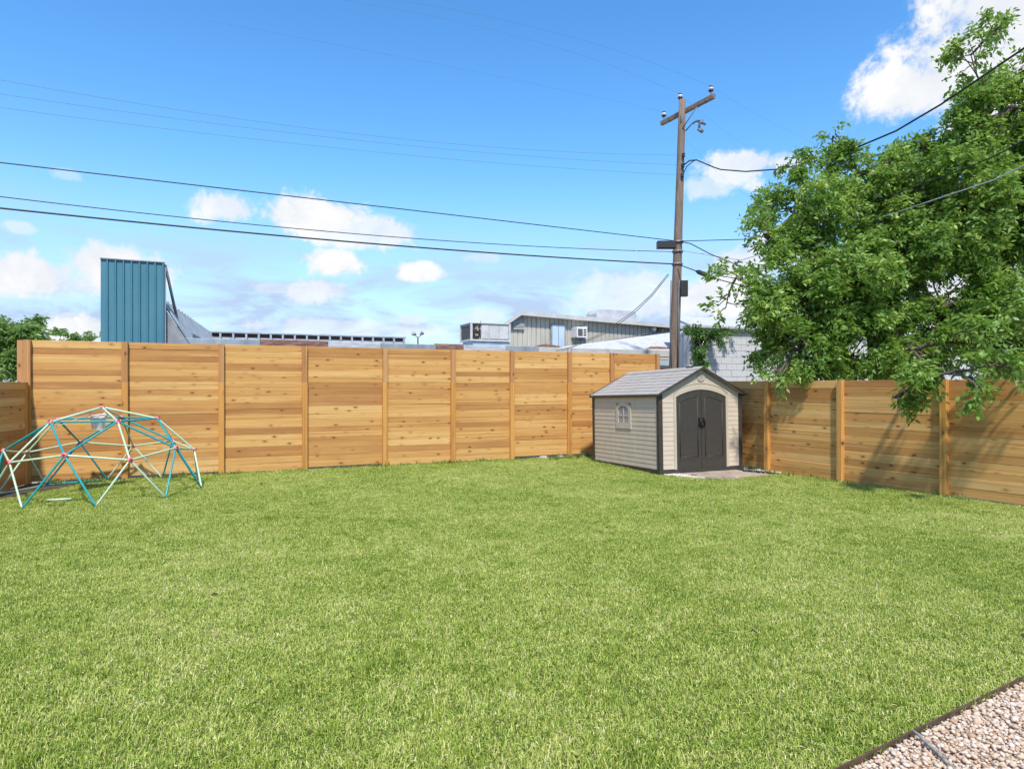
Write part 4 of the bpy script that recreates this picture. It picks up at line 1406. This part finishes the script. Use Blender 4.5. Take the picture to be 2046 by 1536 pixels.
# ------------------------------------------------------------------ painted block building on the right
KV = 15.8
k0u = onv(1378, 700, KV)[0]
kb0 = uv(k0u, KV)
kb = thing('painted_block_building', 'white painted concrete block building with mouldy streaks behind the shed', 'building', kb0, UA)
def kl(px, py, V=KV):
    u, z = onv(px, py, V); return Vector(((uv(u, V) - kb0).dot(U), V - KV, z))
KH = kl(1440, 661).z
m = MB(); m.box((0, .012, 0), (13.0, .25, KH)); m.build('wall_backing', M_cmu, kb)
bm_ = {}
def blockm(w):
    if w not in bm_:
        q = MB(); q.cbox((0, 0, 0), (w, .03, .192), .007, 0); bm_[w] = q.mesh('block', M_cmu)
    return bm_[w]
nr = int(KH / .2)
for r in range(5, nr):
    x = 0.0
    off = .2 if r % 2 else 0
    first = True
    while x < 5.4:
        wd = .192 if (first and off) else .392
        first = False
        o = link('block', blockm(wd), kb, (x + .004, random.uniform(-.008, -.001), r * .2 + .004))
        x += wd + .008
m = MB(); m.box((-.03, -.10, KH - .01), (13.1, .3, KH + .13)); m.build('fascia', M_beige_trim, kb)
zr = kl(1440, 636, KV + 3.5).z
m = MB(); m.prism([(-.1, -.16, KH + .132), (1.9, 3.5, zr), (1.9, 3.5, zr - .10), (-.1, -.16, KH + .06)], (13.3, 0, 0)); m.build('roof', M_whiteroof, kb)
m = MB(); m.prism([(0, .252, 0), (.2, .252, 0), (2.1, 3.4, 0), (1.9, 3.4, 0)], (0, 0, KH - .02)); m.build('end_wall', M_cmu, kb)

# ------------------------------------------------------------------ utility pole
PB = Vector((4.47, 18.0, 0))
top = at(1363.5, 200, 18.0)
pole = thing('utility_pole', 'weathered wooden utility pole with slanting crossarm and insulators', 'utility pole', PB)
P_ = lambda p: p - PB
axis = (top - Vector((4.47, 18, EYE + (HOR_PX - 740) / F_PX * 18)))
foot = at(1346.5, 740, 18.0)
dirp = (top - foot).normalized()
base = foot - dirp * (foot.z + .1) / dirp.z
npt = 14
m = MB(); m.tube([P_(base.lerp(top, i / npt)) for i in range(npt + 1)], [.155 - .062 * i / npt + random.uniform(-.002, .002) for i in range(npt + 1)], 16); m.build('shaft', M_pole, pole)
aL, aR = at(1322, 247, 18.9), at(1427, 192, 17.0)
ad = (aR - aL).normalized()
mt = Matrix.Translation(P_((aL + aR) / 2)) @ ad.to_track_quat('X', 'Z').to_matrix().to_4x4()
L = (aR - aL).length
off = Vector((-.12, -.10, 0))
m = MB(); m.cbox((-L / 2, -.05, -.06), (L / 2, .05, .06), .008, 0, mt); m.build('crossarm', M_arm, pole)
for s, fr_ in ((-1, .30), (1, .36)):
    q0 = (aL + aR) / 2 + ad * (s * L * fr_ * .55)
    pc = top.lerp(base, .085)
    m = MB(); m.tube([P_(q0) + Vector((0, -.06, -.05)), P_(pc) + Vector((0, -.1, 0))], .014, 6); m.build('arm_brace', M_iron, pole)


def insulator(p):
    m = MB(); m.tube([P_(p), P_(p) + Vector((0, 0, .16))], .012, 6); pin = m.build('insulator_pin', M_iron, pole)
    m = MB(); m.lathe([(.03, .10), (.066, .11), (.070, .135), (.05, .15)], tuple(P_(p)), 12); m.build('insulator_skirt', M_porc_d, pin)
    m = MB(); m.lathe([(.05, .151), (.062, .165), (.062, .195), (.045, .21)], tuple(P_(p)), 12); m.build('insulator_body', M_porc, pin)
    m = MB(); m.lathe([(.044, .211), (.05, .225), (.044, .25), (.02, .262)], tuple(P_(p)), 12); m.build('insulator_cap', M_porc_d, pin)
    return p + Vector((0, 0, .24))


i1 = insulator(aL + ad * .10 + Vector((0, 0, .055)))
i3 = insulator(aR - ad * .12 + Vector((0, 0, .055)))
tp_ = at(1359, 204, 18.0)
m = MB(); m.tube([P_(at(1361, 245, 17.9)), P_(tp_)], .016, 6); m.build('top_pin', M_iron, pole)
i2 = insulator(tp_ - Vector((0, 0, .02)))
# street-light style hardware on the right
h = [at(1370, 262, 17.9), at(1380, 250, 17.8), at(1388, 243, 17.7), at(1398, 241, 17.6)]
m = MB(); m.tube([P_(p) for p in h], .018, 6); m.tube([P_(at(1384, 247, 17.75)), P_(at(1391, 242, 17.7)), P_(at(1400, 246, 17.6)), P_(at(1410, 249, 17.6))], .03, 6); hw_ = m.build('side_arm', M_iron, pole)
m = MB(); m.tube([P_(at(1397, 249, 17.65)), P_(at(1397, 256, 17.65))], .035, 8); m.tube([P_(at(1395, 258, 17.65)), P_(at(1404, 264, 17.6))], .045, 8); m.build('cutout', M_iron, hw_)
m = MB(); m.lathe([(.05, -.03), (.065, 0), (.05, .05), (.02, .07)], tuple(P_(at(1402, 244, 17.6))), 10); m.build('arrester', M_porc, hw_)
# spools for the three secondary wires
sp = []
for y in (310, 330, 350):
    c = at(1363 - (y - 310) * .06 + 3, y, 17.86)
    m = MB(); m.lathe([(.045, -.05), (.045, -.03), (.028, 0), (.045, .03), (.045, .05)], tuple(P_(c)), 10); m.build('spool_insulator', M_porc_d, pole); sp.append(c)
# long grey terminal box and clamps
p0, p1 = at(1313, 489.5, 17.8), at(1349, 491, 17.8)
m = MB(); m.cbox((p0.x - PB.x, -.30, p0.z - .105), (p1.x - PB.x, -.10, p0.z + .10), .02, 0); m.build('terminal_box', M_black_plastic, pole)
for y in (484, 503, 528):
    c = foot.lerp(top, (740 - y) / 540)
    m = MB(); m.lathe([(.148, -.03), (.152, 0), (.148, .03)], tuple(P_(c)), 16); m.build('band', M_iron, pole)
c = at(1364, 567, 17.75)
m = MB(); m.box((c.x - PB.x - .06, c.y - PB.y - .1, c.z - .35), (c.x - PB.x + .12, c.y - PB.y + .05, c.z + .08)); m.build('meter_can', M_black_plastic, pole)
m = MB(); m.tube([P_(at(1341, 560, 17.82)), P_(at(1339, 650, 17.8)), P_(at(1341, 735, 17.8))], .018, 6); m.tube([P_(at(1357, 560, 17.84)), P_(at(1354, 740, 17.82))], .022, 6); m.build('conduit', M_wire_g, pole)


# ------------------------------------------------------------------ wires
def catenary(pts, n=40, ext=None):
    """quadratic through three points (parameter = horizontal run)"""
    A, Bm, C = [Vector(p) for p in pts]
    h = lambda p, q: math.hypot(p.x - q.x, p.y - q.y)
    s1, s2 = h(A, Bm), h(A, C)
    out = []
    e = ext or 1.0
    for i in range(n + 1):
        s = s2 * e * i / n
        L0 = (s - s1) * (s - s2) / (s1 * s2)
        L1 = s * (s - s2) / (s1 * (s1 - s2))
        L2 = s * (s - s1) / (s2 * (s2 - s1))
        f = s / s2
        out.append(Vector((A.x + (C.x - A.x) * f, A.y + (C.y - A.y) * f, A.z * L0 + Bm.z * L1 + C.z * L2)))
    return out


def wire(pts, r, label, mat=None, name='power_line', grp='overhead wires'):
    m = MB(); m.tube(pts, r, 6)
    return tag(m.build(name, mat or M_wire), label, 'wire', grp)


WV = 14.72
for (pl_, s, r, lab) in (
        ([(0, 160), (640, 262)], sp[0], .0030, 'uppermost of three thin secondary wires running left from the pole'),
        ([(0, 188), (640, 275)], sp[1], .0030, 'middle of three thin secondary wires running left from the pole'),
        ([(0, 215), (640, 295)], sp[2], .0030, 'lowest of three thin secondary wires running left from the pole')):
    a = uvp(*pl_[0], WV); b = uvp(*pl_[1], WV)
    w = catenary([s, b, a], 40, 1.5)
    wire(w, r, lab, M_wire_g)
att = [at(1346, 481, 17.85), at(1344, 503, 17.85), at(1344, 527.5, 17.82)]
for (pl_, s, r, lab) in (
        ([(0, 325), (640, 400)], att[0], .011, 'upper communication cable running left from the long black box'),
        ([(0, 393), (640, 462)], att[1], .009, 'thin bundled cable running left between two thicker cables'),
        ([(0, 416), (640, 479)], att[2], .017, 'thick black cable lowest of the lines running left from the pole')):
    a = uvp(*pl_[0], WV); b = uvp(*pl_[1], WV)
    wire(catenary([s, b, a], 40, 1.5), r, lab, M_wire)
# primaries, far and thin, from the insulators
for (s, mid_, end_, lab) in ((i1, (1060, 186, 17.0), (700, 95, 14.0), 'thin primary wire from the left crossarm insulator going left'),
                             (i2, (1020, 112, 15.6), (680, 0, 12.2), 'thin primary wire from the pole top insulator going left'),
                             (i3, (1100, 92, 14.6), (790, 0, 11.8), 'thin primary wire from the right crossarm insulator going left')):
    wire(catenary([s, at(*mid_), at(*end_)], 30, 1.3), .0016, lab, M_wire_g)
for (s, mid_, end_, lab) in ((i1, (1450, 330, 21.0), (1560, 420, 26.0), 'thin primary wire from the left crossarm insulator passing behind the tree'),
                             (i2, (1480, 262, 20.0), (1590, 345, 24.5), 'thin primary wire from the pole top insulator passing behind the tree'),
                             (i3, (1530, 232, 19.0), (1640, 292, 22.0), 'thin primary wire from the right crossarm insulator passing behind the tree')):
    wire(catenary([s, at(*mid_), at(*end_)], 24, 1.4), .0016, lab, M_wire_g)
# twisted service drop towards the camera's right
drop = [at(1366, 330, 17.85), at(1378, 321, 17.7), at(1392, 320, 17.5), at(1425, 334, 17.0), at(1440, 339, 16.8), at(1490, 343, 16.2), at(1560, 338, 15.3), at(1620, 325, 14.6), at(1700, 300, 13.6), at(1790, 262, 12.5), at(1880, 209, 11.5), at(1960, 155, 10.6), at(2046, 97, 9.8), at(2200, -20, 8.6)]
wire(drop, .017, 'heavy twisted service cable sweeping across the tree to the upper right', M_wire)
wire([at(1363, 352, 17.85), at(1372, 333, 17.75), at(1385, 322, 17.6), at(1392, 320, 17.5)], .012, 'short black jumper lead at the pole below the service cable', M_wire)
wire([at(2200, 190, 8.2), at(2046, 281, 9.4), at(1990, 311, 10.0), at(1940, 332, 10.6), at(1700, 420, 14.0), at(1500, 478, 16.6), at(1358, 482, 17.85)], .011, 'black cable crossing the tree crown below the service cable', M_wire)
wire([at(2200, 245, 8.4), at(2046, 331, 9.6), at(1985, 360, 10.2), at(1700, 455, 14.2), at(1480, 520, 16.8), at(1358, 500, 17.85)], .010, 'pale grey cable crossing the tree crown lowest of the three', M_galv_l)
wire([at(1362, 483, 17.85), at(1380, 487, 17.7), at(1420, 508, 17.2), at(1500, 540, 16.2), at(1620, 590, 15.0)], .014, 'black cable sloping from the pole down into the tree', M_wire)
cl_ = [at(1356, 529, 17.8), at(1376, 536, 17.5), at(1395, 543, 17.3), at(1427, 556, 17.0), at(1445, 561, 16.8), at(1600, 600, 15.2)]
wire(cl_, .014, 'black cable carrying the splice case right of the pole', M_wire)
m = MB(); m.tube([at(1390, 541.5, 17.33), at(1396, 543.5, 17.3), at(1424, 555, 17.02), at(1429, 557, 16.98)], [.02, .062, .062, .02], 10)
tag(m.build('splice_case', M_black_plastic), 'black cylindrical splice case hanging on the cable beside the pole', 'splice case')
for (o_, lab) in ((0, 'left of two thin service wires dropping from the pole to the beige building'), (1, 'right of two thin service wires dropping from the pole to the beige building')):
    wire([at(1335 + o_, 547 + o_ * 2, 17.85), at(1300 + o_ * 4, 590, 18.3), at(1262 + o_ * 6, 625, 19.0), at(1200 + o_ * 8, 667, 20.2), at(1150 + o_ * 5, 690, 21.0), at(1112 + o_ * 10, 701, 18.0)], .010, lab, M_wire_g)


# ------------------------------------------------------------------ trees
def leaves_from(Pn, Dn, size, width, tints):
    """diamond leaves: base points, directions"""
    n = len(Pn)
    up = RNG.normal(0, 1, (n, 3)); up[:, 2] += .6
    W_ = np.cross(Dn, up); W_ /= np.linalg.norm(W_, axis=1)[:, None] + 1e-9
    nrm = np.cross(W_, Dn)
    L = size[:, None]; w = width[:, None]
    V = np.stack([Pn, Pn + Dn * L * .45 + W_ * w * .5 - nrm * L * .05, Pn + Dn * L, Pn + Dn * L * .45 - W_ * w * .5 - nrm * L * .05], 1)
    V[:, 2, 2] -= size * .12
    return V.reshape(-1, 3), np.repeat(tints, 4)


def sprays(tips, outs, n_leaf, twig, lsize, droop):
    """pinnate sprays of leaflets at every twig tip"""
    m = len(tips)
    ax = outs + RNG.normal(0, .45, (m, 3)); ax[:, 2] -= droop
    ax /= np.linalg.norm(ax, axis=1)[:, None]
    side = np.cross(ax, RNG.normal(0, 1, (m, 3)) * .5 + np.array([0, 0, 1])); side /= np.linalg.norm(side, axis=1)[:, None] + 1e-9
    f = np.tile(np.linspace(.05, 1.0, n_leaf), (m, 1))
    tw = twig * RNG.uniform(.6, 1.3, (m, 1))
    Pn = tips[:, None] + ax[:, None] * (f * tw)[:, :, None]
    Pn[:, :, 2] -= (f ** 2) * tw * .25
    sg = np.where(np.arange(n_leaf) % 2, 1.0, -1.0)[None, :, None]
    Dn = ax[:, None] * .55 + side[:, None] * sg * .9 + RNG.normal(0, .30, (m, n_leaf, 3))
    Dn[:, :, 2] -= .22
    Pn = Pn + RNG.normal(0, .02, Pn.shape)
    Dn /= np.linalg.norm(Dn, axis=2)[:, :, None]
    base = RNG.normal(.46, .20, (m, 1)) + RNG.normal(0, .12, (m, n_leaf))
    sz = lsize * RNG.uniform(.6, 1.25, m * n_leaf)
    return leaves_from(Pn.reshape(-1, 3), Dn.reshape(-1, 3), sz, sz * RNG.uniform(.36, .52, m * n_leaf), np.clip(base.ravel(), 0, 1))


def limb_path(a, b, bend, n=7):
    a, b = Vector(a), Vector(b)
    k = Vector((random.uniform(-1, 1), random.uniform(-1, 1), random.uniform(.2, 1))) * bend * (b - a).length
    out = []
    for i in range(n + 1):
        t = i / n
        p = a.lerp(b, t) + k * math.sin(math.pi * t) * .5
        if 0 < i < n: p += Vector((random.gauss(0, .03), random.gauss(0, .03), random.gauss(0, .03))) * min((b - a).length, 1.6) * .35
        out.append(p)
    return out


def tree(name, label, base, fork, trunk_r, clumps, dens, leaf, n_leaf, twig, droop, mat, group=None, cat='tree', sub=10):
    """clumps: (centre, (rx, ry, rz), density factor)"""
    T = thing(name, label, cat, base, 0, group)
    B = Vector(base)
    lc = lambda p: Vector(p) - B
    tr = MB()
    fork = Vector(fork)
    path = limb_path(B - Vector((0, 0, .1)), fork, .05, 6)
    tr.tube([lc(p) for p in path], [trunk_r * (1.25 - .35 * i / 6) for i in range(7)], 12)
    Vs, ts = [], []
    nodes = [(fork, 0.0)]
    for (c, rad, df) in sorted(clumps, key=lambda q: (Vector(q[0]) - fork).length):
        c = Vector(c); rad = np.array(rad)
        vol = rad[0] * rad[1] * rad[2] * 4.19
        src, ds = min(nodes, key=lambda nd: (nd[0] - c).length + .35 * nd[1])
        nodes.append((c, ds + (src - c).length))
        lp_ = limb_path(src, c, .10, 7)
        r0 = min(trunk_r * .5, .04 + .05 * vol ** .33) if ds < .01 else min(trunk_r * .28, .014 + .026 * vol ** .33) * (1.0 if df > .75 else .6)
        tr.tube([lc(p) for p in lp_], [r0 * (1 - .8 * i / 7) + .006 for i in range(8)], 7)
        n = max(6, int(dens * df * vol ** .80))
        q = RNG.normal(0, 1, (n, 3)); q /= np.linalg.norm(q, axis=1)[:, None]
        rr = RNG.random(n) ** .42
        # lumpy outline: a few sub-centres
        k = max(3, int(sub * vol ** .4))
        sc = RNG.normal(0, 1, (k, 3)); sc /= np.linalg.norm(sc, axis=1)[:, None]; sc *= (RNG.random((k, 1)) ** .5) * .82
        pick = RNG.integers(0, k, n)
        loc_ = sc[pick] + q * rr[:, None] * RNG.uniform(.17, .36, k)[pick][:, None]
        tips = np.array(c) + loc_ * rad
        outs = loc_ / (np.linalg.norm(loc_, axis=1)[:, None] + 1e-6)
        # branchlets to the sub-centres
        for s in range(k):
            e = Vector(np.array(c) + sc[s] * rad)
            st_ = lp_[random.randint(4, 7)]
            bp = limb_path(st_, e, .12, 4)
            bw = .022 if df > .75 else .011
            tr.tube([lc(p) for p in bp], [bw * (1 - .7 * i / 4) + .003 for i in range(5)], 5, caps=False)
        for s in RNG.integers(0, n, min(n, int(n * .25))):
            e = Vector(tips[s]); st_ = Vector(np.array(c) + sc[pick[s]] * rad)
            tr.tube([lc(st_), lc(st_.lerp(e, .5) + Vector((0, 0, .04))), lc(e)], [.008, .006, .003], 4, caps=False)
        V, t = sprays(tips, outs, n_leaf, twig, leaf, droop)
        t = t + np.repeat(RNG.normal(0, .15, k)[pick], n_leaf * 4)
        Vs.append(V - np.array(B)); ts.append(np.clip(t + random.uniform(-.08, .08), 0, 1))
    tr.build('trunk', M_bark, T)
    V = np.concatenate(Vs); nq = len(V) // 4
    link('crown', np_mesh('crown', V, np.arange(nq * 4).reshape(-1, 4), mat, np.concatenate(ts)), T)
    return T


def clp(px, py, d, rx, ry, rd, df=1.0):
    s = d / F_PX
    return (tuple(at(px, py, d)), (rx * s, rd, ry * s), df)


big = [clp(1650, 560, 13.2, 150, 130, 1.4), clp(1790, 470, 13.6, 170, 150, 1.6), clp(1940, 420, 13.2, 150, 170, 1.6), clp(2090, 420, 13, 150, 190, 1.6),
       clp(1980, 240, 13.2, 95, 120, 1.2, .8), clp(2080, 200, 13.2, 110, 150, 1.3, .8), clp(1570, 610, 13.0, 110, 85, 1.2), clp(1470, 555, 13.4, 75, 42, .7, .26), clp(1450, 615, 13.6, 55, 20, .4, .28),
       clp(1530, 475, 13.6, 72, 55, .8, .40), clp(1620, 410, 13.6, 95, 85, 1.1, .85), clp(1715, 350, 13.8, 85, 70, 1.0, .85), clp(1665, 272, 13.8, 13, 34, .2, .9), clp(1590, 325, 13.8, 30, 40, .4, .5),
       clp(1840, 300, 13.6, 80, 65, 1.0, .9), clp(1940, 110, 13.2, 45, 50, .6, .5), clp(1988, 62, 13.2, 34, 34, .5, .6), clp(1600, 690, 12.8, 105, 60, 1.0), clp(1730, 650, 12.9, 110, 85, 1.2),
       clp(1880, 610, 12.6, 110, 90, 1.2), clp(2020, 620, 12.2, 110, 130, 1.3), clp(1660, 735, 12.9, 110, 28, .7), clp(1820, 700, 12.0, 90, 55, .9, .8), clp(1945, 680, 11.2, 70, 60, .7, .9), clp(2060, 700, 12, 80, 60, .9, .7),
       clp(1835, 765, 9.95, 62, 36, .38, 1.1), clp(1788, 795, 9.95, 26, 14, .2, .9), clp(1548, 752, 12.3, 22, 32, .2, .9), clp(1965, 775, 9.0, 26, 36, .25, .7), clp(1900, 745, 9.6, 60, 28, .35, .8), clp(1990, 730, 9.3, 45, 30, .35, .7)]
tree('big_shade_tree', 'large leafy green shade tree overhanging the right fence', (7.45, 13.1, 0), (7.35, 13.1, 2.9), .21, big, 235, .112, 11, .25, .12, M_leaf, sub=9)
small = lambda px, py, d, rx, ry, rd, df=1.0: clp(px, py, d, rx, ry, rd, df)
oak = [small(-50, 690, 27, 80, 55, 2.0), small(22, 668, 27, 48, 36, 1.4), small(64, 662, 27, 32, 30, 1.0, .9), small(10, 735, 26.5, 50, 40, 1.2), small(60, 700, 27, 38, 26, 1.0), small(-130, 720, 27, 90, 70, 2)]
tree('spreading_oak_tree', 'spreading green tree beyond the left end of the tall fence', (-21.5, 27, 0), (-21.3, 27, 1.9), .22, oak, 150, .17, 10, .35, .15, M_leaf_far, 'trees beyond the left fence', sub=9)
b2 = [small(120, 684, 33, 34, 22, 1.0), small(100, 696, 33, 40, 20, 1.0), small(150, 694, 33, 30, 14, .8)]
tree('round_hedge_tree', 'lower rounded green tree top between the spreading tree and the wispy one', (-22.9, 33, 0), (-22.9, 33, 2.0), .14, b2, 150, .18, 10, .35, .1, M_leaf_far, 'trees beyond the left fence', sub=8)
b3 = [small(163, 670, 36, 9, 17, .4, .5), small(190, 674, 36, 14, 14, .4, .5), small(178, 694, 36, 26, 12, .5, .6)]
tree('wispy_young_tree', 'thin wispy young tree just left of the blue metal panel', (-23.4, 36, 0), (-23.4, 36, 3.2), .06, b3, 120, .18, 9, .35, -.1, M_leaf_far, 'trees beyond the left fence', sub=6)
b4 = [small(2010, 742, 15.5, 70, 24, .7, 1.0), small(2110, 735, 15.5, 70, 34, .8)]
tree('green_shrub', 'bright green shrub behind the right fence at the picture edge', (12.3, 15.5, 0), (12.3, 15.5, 1.0), .06, b4, 200, .10, 10, .25, .1, M_ivy, None, 'shrub', sub=7)

# ivy on the corner of the block building
iv = [((kb0 + U * .55 - Vv * .22 + Vector((0, 0, 3.25))), (.62, .20, .30), 1.6), ((kb0 + U * .22 - Vv * .22 + Vector((0, 0, 2.9))), (.42, .2, .45), 1.5), ((kb0 + U * 1.25 - Vv * .2 + Vector((0, 0, 3.35))), (.45, .14, .16), 1.3),
      ((kb0 + U * .30 - Vv * .2 + Vector((0, 0, 2.4))), (.26, .16, .42), 1.5), ((kb0 + U * .24 - Vv * .2 + Vector((0, 0, 1.8))), (.20, .14, .45), 1.3), ((kb0 + U * .0 - Vv * .22 + Vector((0, 0, 3.4))), (.30, .16, .28), 1.2)]
ivb = kb0 + U * .25 - Vv * .16
tree('ivy_vine', 'green ivy climbing the left corner of the white block building', tuple(ivb), tuple(ivb + Vector((0, 0, 1.6))), .035, [(tuple(c), r, d) for c, r, d in iv], 420, .085, 9, .16, .55, M_ivy, None, 'vine', sub=12)

# a few fallen leaves on the lawn
n = 60
Pn = []
while len(Pn) < n:
    q = (random.uniform(-6, 6), random.uniform(3, 14))
    if lawn_free(*q): Pn.append((q[0], q[1], random.uniform(.022, .034)))
Dn = RNG.normal(0, 1, (n, 3)); Dn[:, 2] *= .15; Dn /= np.linalg.norm(Dn, axis=1)[:, None]
sz = RNG.uniform(.04, .075, n)
V, t = leaves_from(np.array(Pn), Dn, sz, sz * .5, RNG.uniform(0, 1, n))
M_dry = leaf_mat('dry_leaf', (.10, .06, .03), (.30, .21, .10), (.50, .42, .24), .2)
tag(link('fallen_leaves', np_mesh('fallen_leaves', V, np.arange(n * 4).reshape(-1, 4), M_dry, t)), 'scattered dry brown leaves lying on the lawn', 'leaves', kind='stuff')
